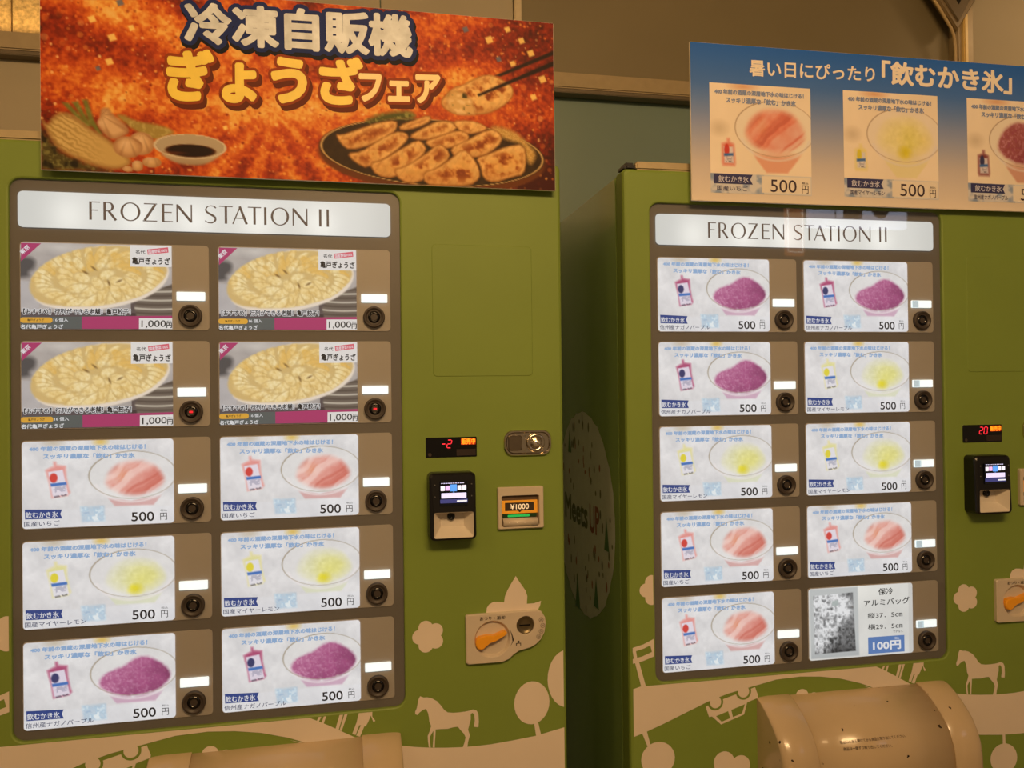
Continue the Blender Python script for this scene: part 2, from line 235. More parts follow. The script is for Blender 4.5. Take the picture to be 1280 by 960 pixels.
# ---------------------------------------------------------------- lettering
GL = {}
def glyphs(body, bold=0.0, res=2):
    """outline lettering as 2-D points in a unit box, plus faces"""
    key = (body, bold, res)
    if key in GL: return GL[key]
    k0 = (body, 'plain', res)
    if k0 not in GL:
        cu = bpy.data.curves.new('t', 'FONT'); cu.body = body; cu.resolution_u = res; cu.dimensions = '2D'; cu.fill_mode = 'FRONT'
        o = bpy.data.objects.new('t', cu); COL.objects.link(o)
        me = bpy.data.meshes.new_from_object(o.evaluated_get(bpy.context.evaluated_depsgraph_get()))
        bpy.data.objects.remove(o); bpy.data.curves.remove(cu)
        bm = bmesh.new(); bm.from_mesh(me); bmesh.ops.remove_doubles(bm, verts=bm.verts, dist=1e-5); bm.verts.index_update()
        co = np.array([v.co[:2] for v in bm.verts]); faces = [tuple(v.index for v in f.verts) for f in bm.faces]
        rim = np.array([[v.index for v in e.verts] for e in bm.edges if len(e.link_faces) == 1])
        bm.free(); bpy.data.meshes.remove(me)
        GL[k0] = (co, faces, rim, co.min(0), co.max(0))
    co, faces, rim, lo, hi = GL[k0]
    V, F = co, list(faces); D = np.full(len(co), 1.0)      # D: depth order, so that strokes never share a plane
    rs = np.random.RandomState(len(co))
    if bold:                                   # heavier weight: a round pen drawn along every outline
        a, b = co[rim[:, 0]], co[rim[:, 1]]; d = b - a; l = np.hypot(d[:, 0], d[:, 1])[:, None] + 1e-9
        n = np.stack([-d[:, 1], d[:, 0]], 1) / l * bold
        D = np.concatenate([D, np.repeat(rs.rand(len(rim)) * .85, 4)]); q = np.stack([a + n, a - n, b - n, b + n], 1).reshape(-1, 2); base = len(V); V = np.concatenate([V, q])
        F += [(base + 4 * i, base + 4 * i + 1, base + 4 * i + 2, base + 4 * i + 3) for i in range(len(rim))]
        m = 10 if bold > .07 else 6
        t = np.arange(m) * 2 * math.pi / m; pen = np.stack([np.cos(t), np.sin(t)], 1) * bold
        pts = co[np.unique(rim)]; D = np.concatenate([D, np.repeat(rs.rand(len(pts)) * .85, m)]); base = len(V); V = np.concatenate([V, (pts[:, None] + pen[None]).reshape(-1, 2)])
        F += [tuple(range(base + m * i, base + m * i + m)) for i in range(len(pts))]
    GL[key] = ((V - lo) / (hi - lo), D, F)
    return GL[key]

def text_geo(items, y):
    """items: (body, quad TL,TR,BR,BL in (x,z), bold[, res]) -> verts, faces"""
    V, F = [], []
    for it in items:
        body, q, bold = it[:3]
        uv, dep, faces = glyphs(body, bold, it[3] if len(it) > 3 else 2)
        q = np.array(q); s, t = uv[:, :1], uv[:, 1:]
        p = (1 - t) * ((1 - s) * q[3] + s * q[2]) + t * ((1 - s) * q[0] + s * q[1])
        base = len(V)
        V.extend((a, y - .00026 * d, b) for (a, b), d in zip(p.tolist(), dep.tolist()))
        F.extend(tuple(i + base for i in f) for f in faces)
    return V, F

def text_mesh(items, y, name='lettering'):
    V, F = text_geo(items, y)
    me = bpy.data.meshes.new(name); me.from_pydata(V, [], F); me.update()
    return me

# ---------------------------------------------------------------- flat pictures painted on a grid
def vnoise(W, H, fx, fy, seed):
    r = np.random.RandomState(seed); g = r.rand(int(fy) + 2, int(fx) + 2)
    x = np.linspace(0, fx, W, endpoint=False); y = np.linspace(0, fy, H, endpoint=False)
    xi, yi = x.astype(int), y.astype(int); xf, yf = x - xi, y - yi
    xf = xf * xf * (3 - 2 * xf); yf = (yf * yf * (3 - 2 * yf))[:, None]
    a = g[yi][:, xi] * (1 - xf) + g[yi][:, xi + 1] * xf
    b = g[yi + 1][:, xi] * (1 - xf) + g[yi + 1][:, xi + 1] * xf
    return a * (1 - yf) + b * yf

def soften(pts, n=2):
    P = np.array(pts, float)
    for _ in range(n):
        Q = np.roll(P, -1, 0); P = np.stack([.75 * P + .25 * Q, .25 * P + .75 * Q], 1).reshape(-1, 2)
    return P

class Canvas:
    def __init__(s, W, H, aspect, rgb):
        s.W, s.H, s.a = W, H, aspect
        s.U, s.V = np.meshgrid(np.linspace(0, 1, W), np.linspace(0, 1, H))
        s.img = np.ones((H, W, 3)) * np.array(rgb, float)
    def noise(s, f, seed, oct=3):
        o = 0; k = 1; tot = 0
        for i in range(oct):
            o = o + k * vnoise(s.W, s.H, f * s.a * 2 ** i, f * 2 ** i, seed + i); tot += k; k *= .55
        return o / tot
    def put(s, m, rgb):
        m = np.clip(m, 0, 1)[..., None]; s.img = s.img * (1 - m) + np.array(rgb, float) * m
    def add(s, m, d): s.img = s.img + m[..., None] * np.array(d, float)
    def ell(s, cu, cv, ru, rv, ang=0):
        c, n = math.cos(ang), math.sin(ang)
        dx = (s.U - cu) * s.a; dy = s.V - cv; ru *= s.a
        return np.hypot((dx * c + dy * n) / ru, (-dx * n + dy * c) / rv)
    def soft(s, r, w=.1): return np.clip((1 - r) / w + .5, 0, 1)
    def poly(s, pts, w=.012):
        """soft-edged polygon mask"""
        P = np.array(pts, float) * [s.a, 1]; X, Y = s.U * s.a, s.V
        inside = np.zeros(X.shape, bool); d = np.full(X.shape, 9.0)
        for (x0, y0), (x1, y1) in zip(P, np.roll(P, -1, 0)):
            c = ((y0 > Y) != (y1 > Y))
            with np.errstate(divide='ignore', invalid='ignore'): inside ^= c & (X < (x1 - x0) * (Y - y0) / (y1 - y0 + 1e-12) + x0)
            ex, ey = x1 - x0, y1 - y0; t = np.clip(((X - x0) * ex + (Y - y0) * ey) / (ex * ex + ey * ey + 1e-12), 0, 1)
            d = np.minimum(d, np.hypot(X - x0 - t * ex, Y - y0 - t * ey))
        s.d = np.where(inside, d, -d)
        return np.clip(s.d / w + .5, 0, 1)
    def line(s, pts, w):
        X, Y = s.U * s.a, s.V; d = np.full(X.shape, 9.0)
        for (x0, y0), (x1, y1) in zip(pts, pts[1:]):
            x0, x1 = x0 * s.a, x1 * s.a; ex, ey = x1 - x0, y1 - y0
            t = np.clip(((X - x0) * ex + (Y - y0) * ey) / (ex * ex + ey * ey + 1e-12), 0, 1)
            d = np.minimum(d, np.hypot(X - x0 - t * ex, Y - y0 - t * ey))
        return np.clip(1.3 - d / w, 0, 1)
    def mesh(s, x0, x1, z0, z1, y=0.0, r=0.0, name='print'):
        W, H = s.W, s.H
        x = x0 + s.U * (x1 - x0); z = z1 - s.V * (z1 - z0)
        if r:
            cx = np.clip(x, x0 + r, x1 - r); cz = np.clip(z, z0 + r, z1 - r)
            dx, dz = x - cx, z - cz; d = np.hypot(dx, dz); k = np.where(d > r, r / np.maximum(d, 1e-9), 1)
            x, z = cx + dx * k, cz + dz * k
        co = np.stack([x, np.full_like(x, y), z], -1).reshape(-1, 3)
        me = bpy.data.meshes.new(name)
        i = np.arange(W * H).reshape(H, W)
        f = np.stack([i[:-1, :-1], i[1:, :-1], i[1:, 1:], i[:-1, 1:]], -1).reshape(-1, 4)
        n = len(f)
        me.vertices.add(W * H); me.vertices.foreach_set('co', co.ravel())
        me.loops.add(n * 4); me.loops.foreach_set('vertex_index', f.ravel().astype(np.int32))
        me.polygons.add(n); me.polygons.foreach_set('loop_start', np.arange(0, n * 4, 4, dtype=np.int32))
        me.update(calc_edges=True)
        at = me.color_attributes.new('print', 'FLOAT_COLOR', 'POINT')
        c = np.ones((W * H, 4)); c[:, :3] = lin(np.clip(s.img, 0, 255)).reshape(-1, 3)
        at.data.foreach_set('color', c.ravel().astype(np.float32))
        return me

CW, CH = L['cl_x1'] - L['cl_x0'], .1526          # product card
def cq(q): return [(u * CW, -v * CH) for u, v in q]       # card u,v -> card-local x,z from its top left corner
def uvb(pts): a = np.array(pts); return a.min(0), a.max(0)

FLAV = {
 'grape': dict(name='信州産ナガノパープル', ice=(166, 86, 130), hi=(206, 146, 178), lo=(116, 54, 88), base=(196, 148, 178), pouch=(166, 62, 104), dot=(58, 58, 100)),
 'strawberry': dict(name='国産いちご', ice=(222, 150, 140), hi=(236, 196, 184), lo=(202, 108, 96), base=(208, 150, 148), pouch=(226, 142, 136), dot=(206, 66, 58)),
 'lemon': dict(name='国産マイヤーレモン', ice=(222, 220, 158), hi=(226, 226, 200), lo=(222, 216, 92), base=(216, 220, 186), pouch=(224, 220, 150), dot=(222, 208, 60))}

def paint_ice(c, F, bowl, mound, base, seed, rimcol=(136, 118, 88)):
    """a glass bowl of shaved ice"""
    bu, bv, ru, rv = bowl
    r = c.ell(bu, bv, ru, rv)
    c.put(c.soft(r, .05) * .35, (234, 232, 230))
    m = c.poly(base, .02); c.put(m * .7 * np.clip((c.V - bv - rv * .9) / (rv * .3) + .4, 0, 1), F['base'])
    rim = c.ell(bu, bv + rv * .16, ru * .86, rv * .98); band = np.clip(1 - np.abs(rim - 1) / .07, 0, 1) * (c.V > bv + rv * .35)
    c.put(band * .7, (236, 230, 232))
    mm = c.poly(soften(mound, 1), .05)
    n = c.noise(26, seed, 3); n2 = c.noise(7, seed + 5, 2)
    yellow = F['dot'][2] < 80 and F['dot'][0] > 200 and F['dot'][1] > 150
    a, b = uvb(mound); rel = (c.U - a[0]) / (b[0] - a[0]); relv = (c.V - a[1]) / (b[1] - a[1])
    col = np.ones(c.img.shape) * np.array(F['ice'], float)
    tl = np.clip(1.1 - rel * .9 - relv * .5 + (n - .5) * .9, 0, 1)[..., None]
    col = col * (1 - tl * .55) + np.array(F['hi']) * tl * .55
    dk = np.clip((rel - .45) * 1.3 + (relv - .5) * .8 + (n2 - .5) * 1.3, 0, 1)[..., None]
    col = col * (1 - dk * .7) + np.array(F['lo']) * dk * .7
    if not yellow and F['dot'][0] > 150:            # smooth strands of strawberry ice
        n5 = c.noise(5, seed + 3, 2); og = np.clip(1 - c.ell(a[0] + .3 * (b[0] - a[0]), a[1] + .42 * (b[1] - a[1]), .07, .11), 0, 1)[..., None]
        col = col * (1 - og * .6) + np.array((226, 150, 112)) * og * .6
        lv = np.random.RandomState(seed + 2).rand(40); sv = lambda k, w: np.interp((rel + relv * .8) * k + (n5 - .5) * w + 4, np.arange(40), lv)
        st = np.clip((.6 * sv(7, 2.0) + .4 * sv(15, 3.5) - .46) * 3.2, 0, .75)[..., None] * np.clip(.35 + n2, 0, 1)[..., None]; col = col * (1 - st) + np.array((242, 214, 208)) * st
        st = np.clip((.42 - .6 * sv(7, 2.0) - .4 * sv(15, 3.5)) * 3, 0, .6)[..., None]; col = col * (1 - st) + np.array((200, 104, 90)) * st
        mm = np.clip(mm * np.clip(c.d / .09 + .35, 0, 1), 0, 1)
    elif yellow:
        mm = mm * np.clip(c.d / .22 + .25, 0, .8)
        sp = (np.clip(1 - c.ell(a[0] + (b[0] - a[0]) * .50, b[1] - (b[1] - a[1]) * .12, (b[0] - a[0]) * .17, (b[1] - a[1]) * .22), 0, 1) * (.5 + n))[..., None]
        sp2 = np.clip(1 - c.ell(a[0] + (b[0] - a[0]) * .58, b[1] - (b[1] - a[1]) * .38, .14, .26), 0, 1)[..., None]
        col = col * (1 - sp2 * .8) + np.array((226, 220, 96)) * sp2 * .8
        col = col * (1 - np.clip(sp * 1.5, 0, .9)) + np.array((226, 212, 40)) * np.clip(sp * 1.5, 0, .9)
        mm = np.clip(mm + sp[..., 0] * .45, 0, 1); col = col + ((n - .5) * 26)[..., None]
    else:
        n4 = c.noise(48, seed + 9, 2); sp = np.clip((n4 - .56) * 6, 0, 1)[..., None] * np.clip(1.15 - rel, 0, 1)[..., None]; col = col * (1 - sp * .5) + np.array((216, 164, 194)) * sp * .5; sp = np.clip((.42 - n4) * 6, 0, 1)[..., None]; col = col * (1 - sp * .28) + np.array((112, 50, 88)) * sp * .4
        mm = np.clip(mm * np.clip(c.d / .05 + .45 + (n - .5) * .8, 0, 1), 0, 1)
    mm = mm[..., None]; c.img = c.img * (1 - mm) + col * mm
    w = .5 / c.H / rv
    ringm = np.clip(1.15 - np.abs(r - 1) / (w * 1.35), 0, 1)
    ang = np.arctan2(c.V - bv, c.U - bu); dark = .45 + .5 * np.clip(np.cos(ang + 2.2), 0, 1) ** 2
    c.put(ringm * dark, rimcol)

def paint_pouch(c, F, p, lab, dot, blue, tx):
    m = c.poly(p, .025); n = c.noise(20, 9)
    c.put(m * (.88 + .2 * (n - .5)), F['pouch']); c.put(np.clip(m - c.poly(p, .025) * np.clip(c.d / .03, 0, 1), 0, 1) * .4, (240, 225, 225))
    c.put(c.poly(lab, .015) * .92, (226, 224, 238))
    c.put(c.soft(c.ell(dot[0][0], dot[0][1], abs(dot[1][0] - dot[0][0]), .055), .3) * .95, F['dot'])
    c.put(c.poly(blue, .012), (74, 116, 188)); c.put(c.poly(tx, .01) * .6 * (c.noise(50, 3) > .45), (70, 70, 84))
    a, b = uvb(lab); h = c.poly([(a[0] + .25 * (b[0] - a[0]), a[1] + .62 * (b[1] - a[1])), (b[0] - .1 * (b[0] - a[0]), a[1] + .58 * (b[1] - a[1])), (b[0] - .02, b[1] - .2 * (b[1] - a[1])), (a[0] + .3 * (b[0] - a[0]), b[1] - .14 * (b[1] - a[1]))], .01)
    c.put(h * .35 * (c.noise(60, 8) > .5), (110, 112, 140))

CARDS = {}
def ice_card(kind):
    if kind in CARDS: return CARDS[kind]
    F = FLAV[kind]; c = Canvas(184, 112, CW / CH, (222, 221, 224))
    n = c.noise(5, 11); c.add((n - .5) * 34, (1, 1, .98)); c.add((c.noise(30, 4) - .5) * 12, (1, 1, 1))
    c.put(np.clip(1 - c.ell(.10, .62, .13, .3), 0, 1) * .25, (196, 192, 196)); c.put(np.clip(1 - c.ell(.20, .02, .10, .06), 0, 1) * .9, (196, 184, 164))
    c.put(np.clip(1 - c.ell(.51, .02, .07, .06), 0, 1) * 1.2, (220, 190, 110))
    c.put((c.V > .8) * .35, (226, 228, 236))
    i = c.poly([(.375, .77), (.53, .765), (.535, .945), (.385, .95)], .03); k = c.noise(18, 21, 3); c.put(i * np.clip(.15 + 1.5 * (k - .25), 0, .95), (150, 190, 222)); c.put(i * np.clip((k - .55) * 6, 0, 1), (228, 236, 242)); c.put(i * np.clip((.40 - k) * 6, 0, 1) * .5, (116, 160, 204))
    b = np.array(IC['bowl']); bowl = ((b[0][0] + b[1][0]) / 2, (b[2][1] + b[3][1]) / 2, (b[1][0] - b[0][0]) / 2, (b[3][1] - b[2][1]) / 2)
    g0 = np.array(IC['mound']); mound = ((g0 - g0.mean(0)) * 1.12 + g0.mean(0) + [-.006, .0]).tolist() if kind == 'grape' else [(.738 + (.205 + .012 * math.sin(3 * t)) * math.cos(t), .452 + .222 * math.sin(t)) for t in np.linspace(0, 2 * math.pi, 30, endpoint=False)]
    paint_ice(c, F, bowl, mound, IC['base'], 31)
    paint_pouch(c, F, IC['pouch'], IC['label'], IC['dot'], IC['blue'], IC['tx'])
    d = {}
    d['base'] = (c.mesh(0, CW, -CH, 0, 0, .006), M_card)
    d['parts'] = [('ribbon', flat([cq(IC['ribbon'])], -.0003), M_ribbon),
      ('ribbon_lettering', text_mesh([('飲むかき氷', cq(IC['t_rib']), .012)], -.0006), M_white),
      ('flavour_lettering', text_mesh([(F['name'], cq(([(0.012, q[1]) if k in (0, 3) else ((.03 + .042 * len(F['name'])), q[1]) for k, q in enumerate([(0, .915), (0, .915), (0, .975), (0, .975)])])), .006)], -.0006), M_navyink),
      ('price_lettering', text_mesh([('500', cq(IC['t_500']), .012, 4), ('円', cq(IC['t_yen']), 0), ('税込', cq(IC['t_tax']), 0)], -.0006), M_ink),
      ('slogan_lettering', text_mesh([('400 年前の酒蔵の深層地下水の味はじける！', cq(IC['t_l1']), .055), ('スッキリ濃厚な「飲む」かき氷', cq(IC['t_l2']), .055)], -.0006), M_skyink)]
    CARDS[kind] = d
    return d

def gyoza_card():
    if 'gyoza' in CARDS: return CARDS['gyoza']
    c = Canvas(192, 116, CW / CH, (172, 164, 160)); Y = GY
    n = c.noise(6, 3); c.add((n - .5) * 36, (1, .98, .95))
    c.put(c.poly(soften([(-.05, .2), (.04, .16), (.10, .2), (.09, .30), (.05, .34), (.06, .40), (-.05, .42)]), .06) * .85, (70, 66, 66)); c.put(np.clip(1 - c.ell(.26, .05, .2, .1), 0, 1) * .8, (206, 200, 194)); c.put((c.U < .12) * (c.V > .45) * .4, (186, 184, 190))
    c.put((c.V > .8) * .8, (70, 60, 62)); c.put((c.U > .72) * (c.V > .55) * .7, (66, 52, 50))
    st = c.poly(Y['stack'], .02); ln = np.sin((c.V + .07 * (c.U - .9) ** 2 * 8) * 2 * math.pi / .105)
    c.put(st, (112, 100, 90)); c.put(st * np.clip(ln * 2.2 - 1.3, 0, 1), (196, 186, 170)); c.put(st * np.clip(-ln * 1.5 - .7, 0, 1) * .6, (70, 58, 50))
    c.put(c.poly(soften(Y['plate']), .02), (226, 212, 196))
    m = c.poly(soften(Y['disc']), .03)
    k = c.noise(30, 7); k2 = c.noise(8, 17)
    c.put(m, (206, 176, 116))
    cu, cv, ru, rv = .515, .405, .455, .345
    def blob(u, v, la, lb, ang, toast):
        r_ = c.ell(u, v, la / c.a, lb, ang); mk = c.soft(r_, .22) * m
        c.put(mk, (232, 210, 154)); c.put(mk * np.clip((k - .48) * 4, 0, 1) * .5, (246, 232, 192)); c.put(mk * np.clip((.45 - k) * 5, 0, 1) * .6, (204, 172, 108))
        c.put(mk * np.clip((r_ - .70) * 2.6, 0, 1) * .7, (170, 136, 78)); c.put(mk * toast * np.clip((k2 - .30) * 3, 0, 1), (218, 172, 84))
    for rad, n, la, lb in ((.84, 32, .135, .046), (.50, 17, .115, .052)):
        for q in sorted(range(n), key=lambda q: math.sin(2 * math.pi * q / n)):
            t = 2 * math.pi * q / n; du, dv = math.cos(t) * ru * rad, math.sin(t) * rv * rad
            blob(cu + du, cv + dv - .02 * (rad < .6), la * (1.25 if math.sin(t) > .5 else 1), lb * (1.15 if math.sin(t) > .5 else 1), math.atan2(dv, du * c.a) + .45, .75 if math.sin(t) < -.2 else .25)
    for u, v, t in ((.40, .40, .3), (.56, .36, -.4), (.50, .46, .9), (.63, .43, .2)): blob(u, v, .10, .062, t, .2)
    for u, v, t in ((.42, .335, .5), (.475, .285, .7), (.575, .455, 1.2), (.645, .43, -.5)): c.put(np.clip(1.3 - c.ell(u, v, .026, .014, t), 0, 1) * .75, (112, 84, 48))
    D = {'base': (c.mesh(0, CW, -CH, 0, 0, .006), M_card)}
    mag = mat('magenta_print', (176, 60, 112), .6, emit=.85, var=.04, base=.15); gry = mat('grey_print', (92, 98, 98), .6, emit=.85, var=.05, base=.15)
    gold = mat('gold_print', (222, 168, 62), .6, emit=.9, var=.04, base=.15); pap = mat('paper_white', (228, 226, 226), .6, emit=.9, var=.01, base=.15); tagm = mat('red_tag', (214, 92, 110), .6, emit=.9, var=0, base=.15)
    pill = cq(Y['pill']); px = [p[0] for p in pill]; pz = [p[1] for p in pill]
    cl = lambda q: clip(clip(clip(q, 0, CW, True), 0, 0, False), 1, -CH + .0008, False)
    D['parts'] = [('corner_flag', flat([clip(clip(cq(Y['tri']), 0, .0012, False), 1, -.0012, True)], -.0003), mag), ('name_band', flat([cl(cq(Y['b1']))], -.0003), gry), ('price_band', flat([cl(cq(Y['b2'])), cl(cq(Y['b2b']))], -.0003), mag),
      ('price_box', flat([cl(cq(Y['b3']))], -.0004), pap), ('logo_box', flat([cl(cq(Y['box']))], -.0004), pap), ('pill', flat([rrect(min(px), max(px), min(pz), max(pz), .0044)], -.0005), gold), ('red_tag', flat([cq(Y['tag'])], -.0006), tagm),
      ('region_lettering', text_mesh([('東京', cq(Y['t_tok']), .02)], -.0009), M_white), ('quantity_lettering', text_mesh([('16 個入', cq(Y['t_16']), .01)], -.0009), M_white),
      ('name_lettering', text_mesh([('名代亀戸ぎょうざ', cq(Y['t_nm']), .02)], -.0009), M_white), ('tag_lettering', text_mesh([('国産野菜100%', cq(Y['t_tag']), .01)], -.0009), M_white),
      ('slogan_outline', text_mesh([('【おすすめ】行列ができる老舗！亀戸餃子！', cq([(max(u, .018), v) for u, v in Y['t_os']]), .10)], -.0006), M_white),
      ('slogan_lettering', text_mesh([('【おすすめ】行列ができる老舗！亀戸餃子！', cq([(max(u, .018), v) for u, v in Y['t_os']]), .03)], -.0009), M_ink), ('logo_lettering', text_mesh([('名代', cq(Y['t_md']), .015), ('亀戸ぎょうざ', cq(Y['t_kam']), .03)], -.0009), M_ink),
      ('price_lettering', text_mesh([('1,000', cq(Y['t_1000']), .006, 4), ('円', cq(Y['t_yen']), .03), ('税込', cq(Y['t_tax']), 0)], -.0009), M_ink), ('pill_lettering', text_mesh([('亀戸ぎょうざ', cq(Y['t_pill']), .01)], -.0009), M_ink)]
    CARDS['gyoza'] = D
    return D

def foil_card():
    c = Canvas(184, 112, CW / CH, (216, 216, 214)); c.add((c.noise(4, 5) - .5) * 16, (1, 1, 1)); c.put(np.clip(1 - c.ell(.45, .0, .5, .35), 0, 1) * .8, (240, 240, 236)); c.put((c.U > .96) * .3, (180, 178, 176))
    p = c.poly(FO['photo'], .02); c.put(p, (190, 194, 196)); c.put(p * np.clip((c.V - .75) * 3, 0, 1) * .5, (150, 154, 158))
    b = c.poly(FO['bag'], .012); k = c.noise(17, 2, 3); k2 = c.noise(9, 41, 2)
    edge = np.clip((c.U - .22 - .10 * np.sin(c.V * 5)) * 9, 0, 1); lite = 196 - 92 * edge; hi = np.clip(1.2 - c.ell(.36, .30, .09, .22, -.6), 0, 1)
    dk = np.clip((c.V - .78) * 5 + (k2 - .5) * 1.2, 0, 1)
    rg = 1 - np.abs(2 * k - 1); g = lite + hi * 60 - dk * 80 + (rg - .72) * 190 * (1 - .45 * edge) + (k2 - .5) * 70
    g = np.clip(g, 36, 238)[..., None] * np.array((.97, .98, 1.0)); bb = b[..., None]; c.img = c.img * (1 - bb) + g * bb
    c.put(c.poly([(.22, .19), (.28, .18), (.28, .25), (.22, .26)], .01) * .9, (172, 182, 182))
    blu = mat('price_blue', (98, 134, 196), .6, emit=.85, var=.02, base=.15)
    return {'base': (c.mesh(0, CW, -CH, 0, 0, .006), M_card), 'parts': [('price_box', flat([cq(FO['box'])], -.0003), blu),
      ('dark_lettering', text_mesh([('保冷', cq(FO['t1']), .012), ('アルミバッグ', cq(FO['t2']), .012), ('縦37．5㎝', cq(FO['t3']), .008), ('横29．5㎝', cq(FO['t4']), .008), ('マチなし', cq(FO['t5']), 0)], -.0006), M_ink),
      ('price_lettering', text_mesh([('100円', cq(FO['t6']), .03, 3), ('税込', cq(FO['t7']), .01)], -.0006), M_white)]}

# ---------------------------------------------------------------- the room
def room():
    tile = mat('gold_tile', (206, 178, 124), .6, var=.35, scale=90, bump=.8)
    beige = mat('wall_beige', (180, 168, 140), .6, var=.04, scale=4)
    brown = mat('wall_brown', (134, 122, 90), .5, var=.06, scale=3)
    shaded = mat('wall_green_shade_tint', (126, 146, 134), .3, var=.05, scale=2, coat=.3)  # shade and green reflections between the machines, put into the wall colour
    trim = mat('trim_bronze', (176, 156, 118), .35, var=.05)
    floor_m = mat('floor_stone', (120, 108, 96), .5, var=.1, scale=6); ceil_m = mat('ceiling_paint', (190, 180, 165), .7, var=.03)
    Yw = .85
    struct(link('floor', box_mesh(-3, 4.5, -4, 1.0, -.05, 0), floor_m))
    struct(link('ceiling', box_mesh(-3, 4.5, -4, 1.0, 2.9, 2.95), ceil_m))
    w = struct(link('wall_back', box_mesh(-3, 4.5, Yw, .98, 0, 2.9), shaded))
    link('lower_panel', box_mesh(-3, .95, Yw - .012, Yw + .001, 0, 2.274, bevel=.002), beige, w)
    link('upper_panel', box_mesh(1.121, 2.632, Yw - .012, Yw + .001, 2.328, 2.9, bevel=.002), brown, w)
    xs = [-2.976 + .54 * k for k in range(6)] + [.264, .70, 1.0995]
    for a, b in zip(xs, xs[1:]):
        link('tile', box_mesh(a + .002, b - .002, Yw - .015, Yw + .001, 2.33, 2.899, bevel=.002), tile if b < .4 else beige, w)
    g = box_mesh(2.70, 4.5, Yw - .03, Yw + .001, 0, 2.9, bevel=.003)
    link('side_panel', g, beige, w)
    struct(link('trim_1', box_mesh(-3, 2.632, Yw - .045, Yw, 2.278, 2.326, bevel=.004), trim))
    struct(link('trim_2', box_mesh(-3, 2.632, Yw - .05, Yw - .005, 2.262, 2.274, bevel=.002), mat('trim_dark', (110, 96, 72), .5)))
    struct(link('trim_3', box_mesh(1.1, 1.121, Yw - .03, Yw, 2.33, 2.9, bevel=.003), mat('trim_pale', (214, 196, 160), .4)))
    struct(link('trim_4', box_mesh(2.632, 2.70, Yw - .05, Yw, 0, 2.9, bevel=.006), trim))
    struct(link('trim_5', box_mesh(2.650, 2.668, Yw - .062, Yw - .045, 0, 2.62, bevel=.004), mat('trim_brass', (238, 206, 130), .3)))
    # light cove above the ledge, out of sight behind the sign
    fx = bpy.data.objects.new('wall_fixture', None); COL.objects.link(fx); fx.location = (2.612, Yw - .065, 2.577)
    tag(fx, 'dark bronze pointed wall fixture hanging above the blue sign', 'fixture')
    rim = [(-.10, .10), (0, -.025), (.085, .10), (.10, .30), (0, .38), (-.12, .30)]
    inn = [(-.082, .105), (0, .0), (.062, .105), (.075, .29), (0, .35), (-.095, .29)]
    bz = mat('bronze', (132, 112, 78), .35, var=.06)
    link('body', plate(rim[::-1], .014, -.012, .006), bz, fx)
    link('face_panel', plate(inn[::-1], -.011, -.018, .004), mat('bronze_dark', (108, 92, 64), .45), fx)
    link('arrow_mark', flat([[(-.012, .074), (.010, .076), (0, .058)]], -.0185), M_deep, fx)
    link('cable', tube([(-.16, .0, .18), (-.116, -.004, .11), (-.066, -.006, .045), (-.022, -.006, -.018), (-.010, -.004, -.04), (-.002, 0, -.075), (.002, .004, -.12), (.003, .008, -.5)], .005), mat('cable', (200, 172, 120), .4), fx)
room()
area('cove_lamp', (-.6, .79, 2.338), (-.6, .84, 2.9), 1.5, .03, .9, (1, .62, .22))

# ---------------------------------------------------------------- vending machines
X0, X1, ZT = -.057, 1.002, ZO + .069       # door edges
PB = ZO + L['panel_zB']
HOLE = (0, .68, PB, ZO)

